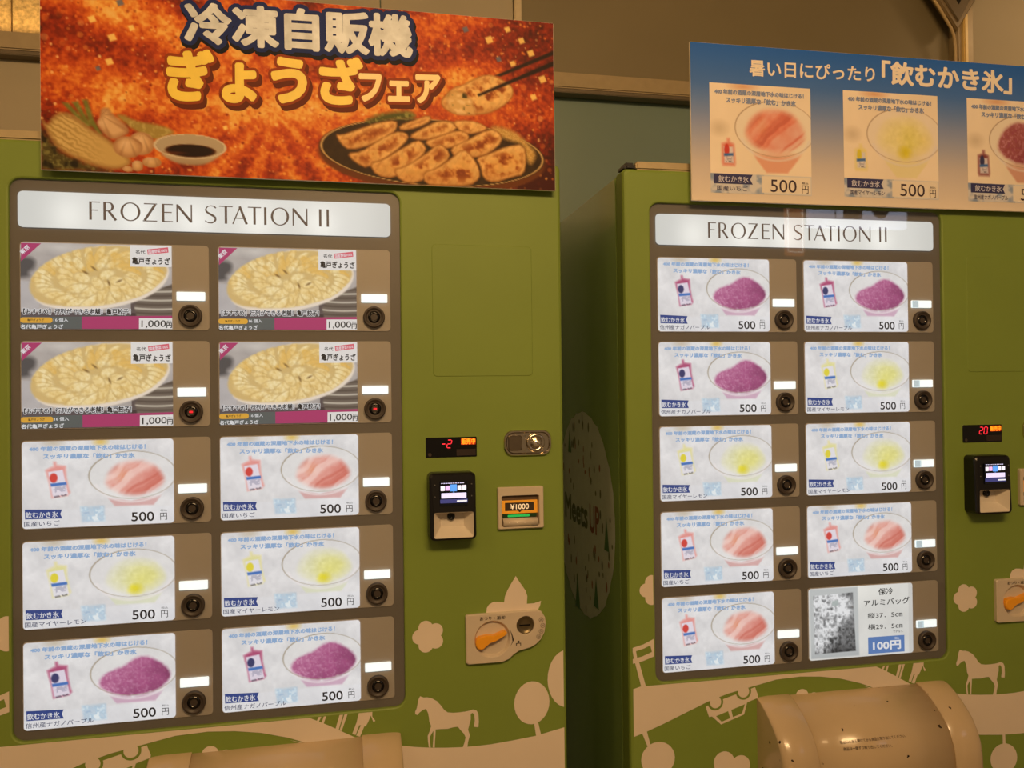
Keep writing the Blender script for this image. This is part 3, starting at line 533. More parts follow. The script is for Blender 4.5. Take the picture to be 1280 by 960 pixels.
def letters(y, word):
    """FROZEN STATION II in thick-and-thin capitals"""
    h, zb = .0328, 1.676; TK, TN = .0043, .0018
    P = []
    def q(x0, z0, x1, z1, w):
        dx, dz = x1 - x0, z1 - z0; l = math.hypot(dx, dz); nx, nz = -dz / l * w / 2, dx / l * w / 2
        P.append([(x0 + nx, z0 + nz), (x0 - nx, z0 - nz), (x1 - nx, z1 - nz), (x1 + nx, z1 + nz)])
    def arc(cx, cz, rx, rz, a0, a1, n=18, tk=TK, tn=TN):
        for k in range(n):
            t0, t1 = math.radians(a0 + (a1 - a0) * k / n), math.radians(a0 + (a1 - a0) * (k + 1) / n)
            w0, w1 = tn + (tk - tn) * abs(math.cos(t0)), tn + (tk - tn) * abs(math.cos(t1))
            P.append([(cx + rx * math.cos(t0), cz + rz * math.sin(t0)), (cx + rx * math.cos(t1), cz + rz * math.sin(t1)),
                      (cx + (rx - w1) * math.cos(t1), cz + (rz - tn - (w1 - tn) * .2) * math.sin(t1)), (cx + (rx - w0) * math.cos(t0), cz + (rz - tn - (w0 - tn) * .2) * math.sin(t0))])
    def L_(ch, a, b):
        t, m = zb + h, zb + h * .5
        if ch in 'FREIN' and ch != 'N' or ch == 'I': q(a + TK / 2, zb, a + TK / 2, t, TK)
        if ch == 'F': q(a, t - TN / 2, b, t - TN / 2, TN); q(a, m + .001, b - .003, m + .001, TN)
        if ch == 'E': q(a, t - TN / 2, b, t - TN / 2, TN); q(a, m + .001, b - .002, m + .001, TN); q(a, zb + TN / 2, b, zb + TN / 2, TN)
        if ch == 'R':
            q(a, t - TN / 2, a + .008, t - TN / 2, TN); arc(a + .008, t - h * .26, (b - a) * .42, h * .26, 90, -90); q(a, t - h * .52 + TN / 2, a + .008, t - h * .52 + TN / 2, TN)
            q(a + .009, t - h * .5, b - .002, zb, TK * .95)
        if ch == 'O': arc((a + b) / 2, m, (b - a) / 2, h / 2 + .0005, 0, 360, 40)
        if ch == 'Z': q(a + .002, t - TN / 2, b, t - TN / 2, TN); q(a, zb + TN / 2, b, zb + TN / 2, TN); q(b - .003, t - TN, a + .003, zb + TN, TK)
        if ch == 'N': q(a + TN, zb, a + TN, t, TN * 1.3); q(b - TN, zb, b - TN, t, TN * 1.3); q(a + TN, t - .001, b - TN, zb + .001, TK)
        if ch == 'T': q(a, t - TN / 2, b, t - TN / 2, TN); q((a + b) / 2, zb, (a + b) / 2, t, TK)
        if ch == 'A': q(a + .001, zb, (a + b) / 2, t, TN * 1.2); q((a + b) / 2 - .001, t, b - .003, zb, TK); q(a + .006, zb + h * .33, b - .008, zb + h * .33, TN)
        if ch == 'S':
            w = b - a; pts = [(.92, .86), (.75, .96), (.5, .985), (.25, .93), (.12, .80), (.14, .67), (.30, .57), (.55, .48), (.80, .38), (.90, .25), (.80, .10), (.55, .02), (.28, .03), (.05, .14)]
            wd = [1.6, 1.2, 1.0, 1.3, 2, 2.2, 2.5, 2.6, 2.5, 2.2, 1.8, 1.2, 1, 1.5]
            for (p0, p1, k) in zip(pts, pts[1:], wd): q(a + p0[0] * w, zb + p0[1] * h, a + p1[0] * w, zb + p1[1] * h, TN * k * .85)
    s1, s5 = (.3029 - .129) / 647, (.5467 - .325) / 775
    T = {'FROZEN': (('F', 553, 620), ('R', 640, 725), ('O', 745, 870), ('Z', 885, 975), ('E', 1005, 1075), ('N', 1095, 1200)),
         'STATION': (('S', -5, 72), ('T', 85, 168), ('A', 165, 265), ('T', 262, 345), ('I', 363, 380), ('O', 405, 520), ('N', 540, 640)), 'II': (('I', 712, 727), ('I', 760, 775))}[word]
    for ch, a, b in T:
        if word == 'FROZEN': L_(ch, .129 + (a - 553) * s1, .129 + (b - 553) * s1)
        else: L_(ch, .325 + a * s5, .325 + b * s5)
    return flat(P, y)

WORDS = ('FROZEN', 'STATION', 'II')
CACHE = {}
def cached(key, fn):
    if key not in CACHE: CACHE[key] = fn()
    return CACHE[key]

def door_mesh():
    bm = bmesh.new(); n = 6
    R = lambda x0, x1, z0, z1, r, y: [(a, y, b) for a, b in rrect(x0, x1, z0, z1, r, n)]
    h = HOLE; zb = .10
    loops(bm, [R(X0, X1, zb, ZT, .010, .045), R(X0, X1, zb, ZT, .010, .008), R(X0 + .0025, X1 - .0025, zb + .0025, ZT - .0025, .010, .0022), R(X0 + .007, X1 - .007, zb + .007, ZT - .007, .010, 0),
               R(h[0] - .0035, h[1] + .0035, h[2] - .0035, h[3] + .0035, .0235, 0), R(h[0] - .001, h[1] + .001, h[2] - .001, h[3] + .001, .021, .0012), R(h[0], h[1], h[2], h[3], .02, .004), R(h[0], h[1], h[2], h[3], .02, .045)], False)
    return bm_mesh(bm, 'door')

def ell3(p): return disc(p[0][0], p[0][1], abs(p[1][0] - p[0][0]), abs(p[2][1] - p[0][1]))
def flower(c, r=.0142, d=.0172):
    out = []
    for k in range(80):
        t = 2 * math.pi * k / 80; best = r
        for q in range(5):
            a = t - math.radians(108 + 72 * q); h = r * r - (d * math.sin(a)) ** 2
            if h > 0: best = max(best, d * math.cos(a) + math.sqrt(h))
        out.append((c[0] + best * math.cos(t), c[1] + best * math.sin(t)))
    return [out]

def artwork(door):
    xr, xl, zb = X1 - .0045, X0 + .0045, PB - .0042
    A = ART; y = -.0004; e = X1 - .007
    cx = lambda p: clip(clip(p, 0, X1 - .007, True), 0, X0 + .007, False)
    cb = lambda p: clip(cx(p), 1, zb, True)
    cl = lambda p: clip(cx(p), 0, -.0042, True)
    put = lambda nm, key, polys, m=M_cream, yy=y: link(nm, cached('art_' + key, lambda: flat(polys, yy)), m, door)
    band = [(X0, A['topL'][0][1])] + [A['topL'][1], (A['topL'][1][0] + .02, PB + .02), (A['topR'][0][0] - .02, PB + .02)] + A['topR'] + [(.62, .70)] + A['hilltop'] + [(X1, A['hilllow'][-1][1])] + A['hilllow'][::-1] + [(.55, .56)] + A['low2'][::-1] + A['low'][::-1] + [(X0, A['low'][0][1])]
    put('ground_band', 'band', [cb(band)], yy=-.0008)
    put('horse_silhouette', 'horse', [A['horse']], yy=-.0006)
    put('flower_silhouette', 'flower', flower(A['flower_c'], .0142, .0172))
    put('flower_silhouette', 'flowerL', [cl(p) for p in flower(A['flowerL'], .0142, .0172)])
    put('tree_silhouette', 'tree', [ell3(A['tree_crown']), A['tree_trunk']], yy=-.0006); put('tree_silhouette', 'tree2', [cx(ell3(A['big_tree']))])
    put('tree_silhouette', 'tree3', [cx(ell3(A['tree2'])), A['trunk2']], yy=-.0006); put('tree_silhouette', 'tree4', [ell3(A['tree3']), A['trunk3']], yy=-.0006)
    put('petal_silhouette', 'petal', [A['petal']])
    put('bridge_silhouette', 'bridge', [cl(A[k]) for k in ('rail1', 'rail2', 'rung1', 'rung2', 'post')], yy=-.0006)
    for k, p in enumerate((A['people'][0:2], A['people'][2:4], A['people'][4:])): put('person_silhouette', 'people%d' % k, [clip(q, 1, zb, True) for q in p], yy=-.0006)
    b = A['bush']; r = lambda i: abs(b[i + 1][0] - b[i][0])
    put('bush_silhouette', 'bush', [disc(*b[0], r(0)), disc(*b[2], r(2))], yy=-.0006); put('bush_silhouette', 'bush2', [disc(*b[4], r(4)), disc(*b[6], r(6))], yy=-.0006)
    put('car_silhouette', 'car', [A['car']], yy=-.0004)
    for k, w in enumerate(A['wheels']):
        put('wheel_gap', 'wheelgap%d' % k, [disc(*w, A['wr'][0] * 1.38)], M_green, -.0006); put('wheel', 'wheel%d' % k, [disc(*w, A['wr'][0])], M_cream, -.0010)
        put('car_window', 'carwin%d' % k, [A['carwin'][k]], M_green, -.0006)

def hood_profile(k=1.0, grow=0.0):
    pts = [(.0, .7105), (-.012, .7085), (-.030, .7010), (-.050, .6900), (-.070, .6765), (-.088, .6610), (-.102, .6430), (-.112, .6220), (-.117, .5980), (-.119, .565), (-.118, .53), (-.114, .49), (-.104, .45), (-.085, .42), (-.05, .40), (0, .395)]
    return [(y * k - (grow if 0 < i < len(pts) - 1 else 0), z - (1 - k) * .012 + (grow * .6 if i < 6 else 0)) for i, (y, z) in enumerate(pts)]

def loft(stations, cap0=True, cap1=True):
    """stations: (x, profile)"""
    bm = bmesh.new(); vs = [[bm.verts.new((x, y, z)) for y, z in pr] for x, pr in stations]
    for a, b in zip(vs, vs[1:]):
        for i in range(len(a) - 1): bm.faces.new((a[i], a[i + 1], b[i + 1], b[i]))
    if cap0: bm.faces.new(vs[0])
    if cap1: bm.faces.new(vs[-1][::-1])
    me = bm_mesh(bm, 'loft')
    me.polygons.foreach_set('use_smooth', [len(p.vertices) == 4 for p in me.polygons])
    return me

def hood(root, dirty):
    m = M_hood if not dirty else specked()
    flap = link('delivery_flap', cached('flap', lambda: loft([(.2945, hood_profile()), (.445, hood_profile()), (.5975, hood_profile())])), None, root)
    if not flap.data.materials: flap.data.materials.append(M_hood)
    flap.material_slots[0].link = 'OBJECT'; flap.material_slots[0].material = m
    a = .2215; cap = [(a, hood_profile(.90, 0)), (a + .0015, hood_profile(.925, .001)), (a + .005, hood_profile(.955, .002)), (a + .012, hood_profile(.98, .003)), (a + .024, hood_profile(1, .004)), (.2935, hood_profile(1, .004)), (.2945, hood_profile(1, .003))]
    b = .8920
    for key, st in (('capL', cap), ('capR', [(.892 - x, p) for x, p in cap])):
        o = link('hood_end_cap', cached(key, lambda: loft(st)), None, root)
        if not o.data.materials: o.data.materials.append(M_hood)
        o.material_slots[0].link = 'OBJECT'; o.material_slots[0].material = m
    def note():
        me = text_mesh([('取出口の扉を開けてから商品を取り出してください。', hoodtext[:4], 0), ('商品は一個ずつ取り出してください。', hoodtext[4:], 0)], 0)
        pr = hood_profile(); zs = np.array([p[1] for p in pr])[::-1]; ys = np.array([p[0] for p in pr])[::-1]
        for v in me.vertices: v.co.y = float(np.interp(v.co.z, zs, ys)) - .0012
        return me
    link('notice_lettering', cached('hoodnote', note), mat('notice_ink', (70, 56, 44), .6, var=0), root)

def specked():
    if 'hood_worn' in MATS: return MATS['hood_worn']
    m = M_hood.copy(); m.name = 'hood_plastic_worn'; MATS['hood_worn'] = m; nt = m.node_tree; b = nt.nodes['Principled BSDF']
    vo = nt.nodes.new('ShaderNodeTexVoronoi'); vo.inputs['Scale'].default_value = 42; tc = nt.nodes.new('ShaderNodeTexCoord'); nt.links.new(tc.outputs['Object'], vo.inputs['Vector'])
    nz = nt.nodes.new('ShaderNodeTexNoise'); nz.inputs['Scale'].default_value = 260; nt.links.new(tc.outputs['Object'], nz.inputs['Vector'])
    n2 = nt.nodes.new('ShaderNodeTexNoise'); n2.inputs['Scale'].default_value = 16; nt.links.new(tc.outputs['Object'], n2.inputs['Vector'])
    ad = nt.nodes.new('ShaderNodeMath'); ad.operation = 'MULTIPLY_ADD'; ad.inputs[1].default_value = .25; nt.links.new(nz.outputs['Fac'], ad.inputs[0]); nt.links.new(vo.outputs['Distance'], ad.inputs[2])
    lt = nt.nodes.new('ShaderNodeMath'); lt.operation = 'LESS_THAN'; lt.inputs[1].default_value = .262; nt.links.new(ad.outputs[0], lt.inputs[0])
    g = nt.nodes.new('ShaderNodeMath'); g.operation = 'GREATER_THAN'; g.inputs[1].default_value = .53; nt.links.new(n2.outputs['Fac'], g.inputs[0])
    mu = nt.nodes.new('ShaderNodeMath'); mu.operation = 'MULTIPLY'; nt.links.new(lt.outputs[0], mu.inputs[0]); nt.links.new(g.outputs[0], mu.inputs[1])
    mx = nt.nodes.new('ShaderNodeMix'); mx.data_type = 'RGBA'; nt.links.new(mu.outputs[0], mx.inputs[0])
    src = b.inputs['Base Color'].links[0].from_socket; nt.links.new(src, mx.inputs[6]); mx.inputs[7].default_value = (.035, .022, .012, 1); nt.links.new(mx.outputs[2], b.inputs['Base Color'])
    return m

SEG = {'0': 'abcdef', '2': 'abged', '-': 'g'}
def seven(ch, x, z, w, h, t=.0016):
    """lit bars of one digit"""
    o = []; sl = .12 * h
    S = lambda zz: x + sl * (zz - z) / h
    hb = lambda zz: o.append([(S(zz) + t * .6, zz - t / 2), (S(zz) + w - t * .6, zz - t / 2), (S(zz) + w - t * .6, zz + t / 2), (S(zz) + t * .6, zz + t / 2)])
    vb = lambda xx, a, b: o.append([(S(a) + xx - t / 2, a + t * .4), (S(a) + xx + t / 2, a + t * .4), (S(b) + xx + t / 2, b - t * .4), (S(b) + xx - t / 2, b - t * .4)])
    for s in SEG[ch]:
        if s == 'a': hb(z + h)
        if s == 'g': hb(z + h / 2)
        if s == 'd': hb(z)
        if s == 'f': vb(0, z + h / 2, z + h)
        if s == 'b': vb(w, z + h / 2, z + h)
        if s == 'e': vb(0, z, z + h / 2)
        if s == 'c': vb(w, z, z + h / 2)
    return o

def led(root, txt):
    x0, x1, z0, z1 = L['led_xL'], L['led_xR'], ZO + L['led_zB'], ZO + L['led_zT']
    d = link('led_display', cached('led', lambda: plate(rrect(x0, x1, z0, z1, .002), .004, -.0012, .0008)), M_deep, root)
    polys = sum([seven(ch, x, 1.2522, .0082, .0150) for ch, x in txt], [])
    link('digits', flat(polys, -.0016), mat('led_red', (255, 48, 66), .5, emit=1.0, var=0), d)
    link('lamp_panel', cached('ledp', lambda: flat([rrect(.7935, .8222, 1.2575, 1.2700, .001)], -.0015)), mat('led_dark_orange', (150, 34, 6), .5, emit=.9, var=0), d)
    link('lit_lettering', cached('ledt', lambda: text_mesh([('販売中', [(.7945, 1.2693), (.8214, 1.2698), (.8212, 1.2582), (.7945, 1.2582)], .03)], -.0018)), mat('led_orange', (255, 150, 30), .5, emit=1.1, var=0), d)
    link('dim_panel', cached('ledd', lambda: flat([[(.7845, 1.2365), (.8223, 1.2365), (.8223, 1.2490), (.7845, 1.2490)]], -.0015)), mat('led_dim', (44, 32, 26), .4, var=0), d)
    link('sensor', cached('leds', lambda: flat([disc(.7325, 1.2395, .0035)], -.0015)), mat('led_sensor', (60, 52, 44), .3, var=0), d)

def reader(root):
    x0, x1, zb, zt = .7265, .8165, 1.0785, 1.2065
    def body():
        bm = bmesh.new(); R = lambda i, y0, y1: [(a, y1 + (y0 - y1) * (b - zb) / (zt - zb), b) for a, b in rrect(x0 + i, x1 - i, zb + i, zt - i, .009 - i * .3, 5)]
        wx0, wx1, wz0, wz1 = .7345, .8115, 1.0825, 1.1325
        S = lambda i, y: [(a, y, b) for a, b in rrect(wx0 + i, wx1 - i, wz0 + i, wz1 - i, .004, 5)]
        loops(bm, [R(0, 0, 0), R(0, -.028, -.033), R(.0012, -.0315, -.0365), R(.004, -.034, -.038), [(a, -.0372, b) for a, b in rrect(wx0, wx1, wz0, wz1, .004, 5)], [(a, -.0355, b) for a, b in rrect(wx0 + .0006, wx1 - .0006, wz0 + .0006, wz1 - .0006, .004, 5)]], False)
        return bm_mesh(bm, 'reader')
    b = link('card_reader', cached('reader', body), M_black, root)
    def tray():
        bm = bmesh.new(); R = lambda x0, x1, z0, z1, y, r: [(a, y, b) for a, b in rrect(x0, x1, z0, z1, r, 4)]
        loops(bm, [R(.7351, .8109, 1.0831, 1.1319, -.0358, .0035), R(.7365, .8095, 1.0845, 1.1305, -.0335, .003), R(.7505, .7955, 1.1015, 1.1285, -.012, .002)])
        return bm_mesh(bm, 'tray')
    link('scan_tray', cached('tray', tray), mat('tray_white', (214, 205, 190), .45, var=.02), b)
    link('lens', cached('lens', lambda: lathe([(.0072, -.012), (.0072, -.0175), (.0055, -.0185), (.0035, -.0165)], .7705, 1.1215, 20)), M_deep, b)
    ys = -.0388
    link('screen', cached('screen', lambda: plate(rrect(.7462, .7995, 1.1450, 1.1905, .001), -.036, ys, .0003)), mat('screen_black', (10, 11, 18), .15, emit=.3, var=0), b)
    ui = lambda nm, key, polys, col, y=ys - .0003: link(nm, cached(key, lambda: flat(polys, y)), mat('ui_' + key, col, .4, emit=1.0, var=0), b)
    rr = lambda a, b_, c, d: rrect(a, b_, c, d, .0008, 3)
    ui('screen_title', 'title', [rr(.7485 + .0045 * k, .7522 + .0045 * k, 1.1868, 1.1882) for k in range(10)], (190, 190, 220))
    ui('screen_tile', 'tiles', [rr(.7478, .7558, 1.1735, 1.1825), rr(.7875 - .0075, .7872, 1.1742, 1.1830), rr(.7888, .7968, 1.1745, 1.1832)], (222, 222, 245))
    ui('screen_tile', 'tilep', [rr(.7568, .7652, 1.1738, 1.1828)], (216, 178, 236))
    ui('screen_tile', 'tileb', [rr(.7662, .7788, 1.1722, 1.1850), [(.7705, 1.1700), (.7745, 1.1700), (.7725, 1.1716)]], (82, 150, 240))
    ui('screen_box', 'sbox', [rr(.7490, .7968, 1.1592, 1.1690)], (206, 204, 250))
    ui('screen_bar', 'sbar', [rr(.7468, .7992, 1.1500, 1.1572)], (52, 56, 110))
    ui('screen_note', 'snote', [rr(.7785, .7980, 1.1520, 1.1548)], (206, 214, 226), ys - .0005)
    for x, z in ((.7372, 1.1845), (.7372, 1.1620), (.8075, 1.1845), (.8075, 1.1620)):
        link('indicator', cached('ind', lambda: lathe([(.0012, 0), (.0012, -.0012), (.0006, -.0016)], 0, 0, 10)), mat('indicator_grey', (110, 108, 106), .3), b, (x, -.0365, z))

def bill_slot(root):
    x0, x1, z0, z1 = .8640, .9565, 1.0895, 1.1720
    def frame():
        bm = bmesh.new(); R = lambda a, b, c, d, r, y: [(p, y, q) for p, q in rrect(a, b, c, d, r, 4)]
        loops(bm, [R(x0, x1, z0, z1, .003, .002), R(x0, x1, z0, z1, .003, -.007), R(x0 + .0015, x1 - .0015, z0 + .0015, z1 - .0015, .003, -.009), R(.8712, .9475, 1.0945, 1.1555, .004, -.009), R(.8722, .9465, 1.0955, 1.1545, .004, -.0015)], False)
        return bm_mesh(bm, 'frame')
    f = link('bill_slot', cached('bill', frame), M_beige, root)
    link('recess', cached('billr', lambda: plate(rrect(.8718, .9470, 1.0950, 1.1550, .002), .003, -.0018, .0002)), mat('slot_brown', (96, 76, 54), .5), f)
    link('orange_plate', cached('billo', lambda: plate(rrect(.8733, .9446, 1.1193, 1.1452, .001), -.0016, -.0042, .0004)), mat('slot_orange', (232, 158, 44), .4, emit=.22, var=.03), f)
    link('dark_label', cached('billd', lambda: flat([[(.8788, 1.1250), (.9373, 1.1250), (.9373, 1.1410), (.8788, 1.1410)], [(.9045, 1.1250), (.9085, 1.1215), (.9125, 1.1250)]], -.0045)), mat('slot_label', (60, 46, 28), .5, var=0), f)
    link('lettering', cached('billt', lambda: text_mesh([('¥1000', [(.8899, 1.138), (.9268, 1.1384), (.9266, 1.1277), (.8898, 1.1277)], .01, 4)], -.0048)), mat('slot_ink', (240, 214, 170), .5, emit=.6, var=0), f)
    link('green_lamp', cached('billg', lambda: plate(rrect(.8745, .9428, 1.1117, 1.1186, .001), -.0016, -.0036, .0004)), mat('lamp_green_off', (30, 66, 34), .3), f)
    link('green_glow', cached('billgg', lambda: flat([rrect(.884, .929, 1.1126, 1.1172, .002)], -.0040)), mat('lamp_green', (36, 168, 80), .3, emit=.7, var=0), f)
    def lip():
        bm = bmesh.new(); pr = [(-.0016, 1.1105), (-.0100, 1.1080), (-.0125, 1.1030), (-.0105, 1.0955), (-.0016, 1.0950)]
        me = loft([(.8742, pr), (.9440, pr)]); bm.free(); return me
    lp = link('slot_lip', cached('lip', lip), M_beige, f)
    for k in range(4): link('arrow_mark', cached('liparrow', lambda: flat([[(-.002, -.001), (.002, -.001), (0, .0018)]], 0)), mat('lip_mark', (236, 226, 205), .5), lp, (.886 + k * .0155, -.0131, 1.1025))

def lock(root):
    x0, x1, z0, z1 = .8788, .9750, 1.2325, 1.2832
    def pl():
        bm = bmesh.new(); R = lambda i, y: [(a, y, b) for a, b in rrect(x0 + i, x1 - i, z0 + i, z1 - i, .0185 - i * .6, 7)]
        loops(bm, [R(0, .001), R(0, -.004), R(.0015, -.006), R(.004, -.006), R(.006, -.0035), R(.0075, -.0035)])
        return bm_mesh(bm, 'lock')
    p = link('door_lock', cached('lock', pl), M_chrome, root)
    link('handle', cached('lockh', lambda: plate(rrect(.8870, .9150, 1.2430, 1.2730, .006), -.003, -.0075, .0015)), M_steel, p)
    link('bridge_bar', cached('lockb', lambda: plate(rrect(.9135, .9225, 1.2440, 1.2725, .002), -.003, -.0090, .001)), M_chrome, p)
    link('key_collar', cached('lockc', lambda: lathe([(.0185, -.003), (.0185, -.0075), (.0165, -.009), (.0125, -.009), (.0115, -.0075), (.010, -.0075), (.0095, -.0115), (.0085, -.0125)], .9420, 1.2578, 36)), M_chrome, p)
    link('key_plug', cached('lockk', lambda: lathe([(.0068, -.011), (.0068, -.0155), (.0060, -.0165)], .9420, 1.2578, 24)), mat('key_plug', (225, 218, 205), .25, metal=.8), p)
    link('keyhole', cached('lockq', lambda: flat([[(.9385, 1.2598), (.9392, 1.2606), (.9458, 1.2562), (.9450, 1.2554)]], -.0167)), M_deep, p)

def coin_panel(root):
    A = ART
    dc, sl = A['dial'], A['slot']; r = abs(dc[1][0] - dc[0][0]); cx, cz = dc[0]; sr = abs(sl[1][0] - sl[0][0])
    dialo = [(x, min(max(z, cz - r * .96), cz + r)) for x, z in disc(cx, cz, r, n=36)]; sloto = disc(sl[0][0], sl[0][1], sr, n=28)
    def shell():
        bm = bmesh.new(); out = A['coin']; f = -.009
        mx = sum(q[0] for q in out) / len(out); mz = sum(q[1] for q in out) / len(out)
        ins = [(mx + (x - mx) * .982, mz + (z - mz) * .972) for x, z in out]
        def ring(pts, y): return [bm.verts.new((x, y, z)) for x, z in pts]
        def skin(a, b):
            for i in range(len(a)): bm.faces.new((a[i], a[(i + 1) % len(a)], b[(i + 1) % len(a)], b[i]))
        o0, o1, o2 = ring(out, .002), ring(out, f + .0015), ring(ins, f); skin(o0, o1); skin(o1, o2)
        scale = lambda pts, c_, k: [(c_[0] + (x - c_[0]) * k, c_[1] + (z - c_[1]) * k) for x, z in pts]
        fronts = [o2]
        for pts, c_, dep in ((dialo, (cx, cz), -.0012), (sloto, sl[0], -.0030)):
            a, b, d = ring(scale(pts, c_, 1.03), f), ring(pts, f + .0008), ring(scale(pts, c_, .90), dep); skin(a, b); skin(b, d); bm.faces.new(d); fronts.append(a)
        ed = [bm.edges.get((q[i], q[(i + 1) % len(q)])) for q in fronts for i in range(len(q))]
        bmesh.ops.triangle_fill(bm, use_beauty=True, use_dissolve=False, edges=ed)
        return bm_mesh(bm, 'coin_panel')
    p = link('coin_panel', cached('coin', shell), M_beige, root)
    link('return_lever', cached('lever', lambda: plate(A['lever'], -.0012, -.0150, .002)), M_orange, p)
    link('coin_slot', cached('cslot', lambda: lathe([(sr * .97, -.0025), (sr * .95, -.0062), (sr * .86, -.0066), (sr * .80, -.0045), (sr * .4, -.0045)], sl[0][0], sl[0][1], 32)), mat('slot_steel', (112, 100, 74), .35, metal=.7, var=.1), p)
    link('slit', cached('slit', lambda: flat([rrect(sl[0][0] - .0115, sl[0][0] + .0105, sl[0][1] - .0018, sl[0][1] + .0008, .001, 3)], -.0050)), M_deep, p)
    link('lettering', cached('coint', lambda: text_mesh([('おつり・返却', A['t_otsuri'], .02)], -.0093)), mat('coin_ink', (52, 42, 34), .6, var=0), p)
    rings = []
    for (x, z) in A['coins']:
        a, b = disc(x, z, .0046, n=16), disc(x, z, .0040, n=16)
        rings += [[a[i], a[(i + 1) % 16], b[(i + 1) % 16], b[i]] for i in range(16)]
    link('coin_mark', cached('cring', lambda: flat(rings, -.0093)), MATS['coin_ink'], p)
    link('coin_mark', cached('cnum', lambda: text_mesh([(t, [(x - .0025, z + .002), (x + .0025, z + .002), (x + .0025, z - .002), (x - .0025, z - .002)], 0) for t, (x, z) in zip(('500', '100', '50', '10'), A['coins'])], -.0093)), MATS['coin_ink'], p)
    q = A['t_sym']
    link('pictogram', cached('csym', lambda: flat([disc(*[(q[0][i] + q[1][i]) / 2 - (0 if i == 0 else .0012) for i in (0, 1)], .0022, n=12), [(q[3][0], q[3][1] + .0012), (q[3][0], q[0][1] - .0035), (q[2][0], q[0][1] - .0035), (q[2][0], q[3][1] + .0012), (q[2][0] - .0015, q[3][1] + .0012), (q[2][0] - .0015, q[0][1] - .0048), (q[3][0] + .0015, q[0][1] - .0048), (q[3][0] + .0015, q[3][1] + .0012)]], -.0093)), MATS['coin_ink'], p)
    link('pointer_mark', cached('cmark', lambda: flat([A['mark']], -.0093)), MATS['coin_ink'], p)

GLASS = None
def glass_mat():
    m = bpy.data.materials.new('clear_pane'); m.use_nodes = True; nt = m.node_tree; nt.nodes.remove(nt.nodes['Principled BSDF'])
    out = nt.nodes['Material Output']; t = nt.nodes.new('ShaderNodeBsdfTransparent'); g = nt.nodes.new('ShaderNodeBsdfGlossy'); g.inputs['Roughness'].default_value = .02
    fr = nt.nodes.new('ShaderNodeFresnel'); ge = nt.nodes.new('ShaderNodeNewGeometry'); mr = nt.nodes.new('ShaderNodeMapRange'); mr.inputs[3].default_value = 1.45; mr.inputs[4].default_value = 1 / 1.45
    nt.links.new(ge.outputs['Backfacing'], mr.inputs[0]); nt.links.new(mr.outputs[0], fr.inputs['IOR'])
    mx = nt.nodes.new('ShaderNodeMixShader'); nt.links.new(fr.outputs[0], mx.inputs[0]); nt.links.new(t.outputs[0], mx.inputs[1]); nt.links.new(g.outputs[0], mx.inputs[2]); nt.links.new(mx.outputs[0], out.inputs[0])
    t.inputs[0].default_value = (.96, .96, .95, 1)
    return m

def header_print():
    x0, x1, z0, z1 = L['header_xL'], L['header_xR'], ZO + L['header_zB'], ZO + L['header_zT']
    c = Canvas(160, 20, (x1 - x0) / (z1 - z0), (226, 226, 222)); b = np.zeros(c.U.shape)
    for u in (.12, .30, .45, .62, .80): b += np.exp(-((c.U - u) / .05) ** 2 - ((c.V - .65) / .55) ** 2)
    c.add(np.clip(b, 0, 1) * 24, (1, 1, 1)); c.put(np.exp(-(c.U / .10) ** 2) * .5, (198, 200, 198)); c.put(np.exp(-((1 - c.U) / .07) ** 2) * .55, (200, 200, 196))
    return c.mesh(x0, x1, z0, z1, .0045, .009)

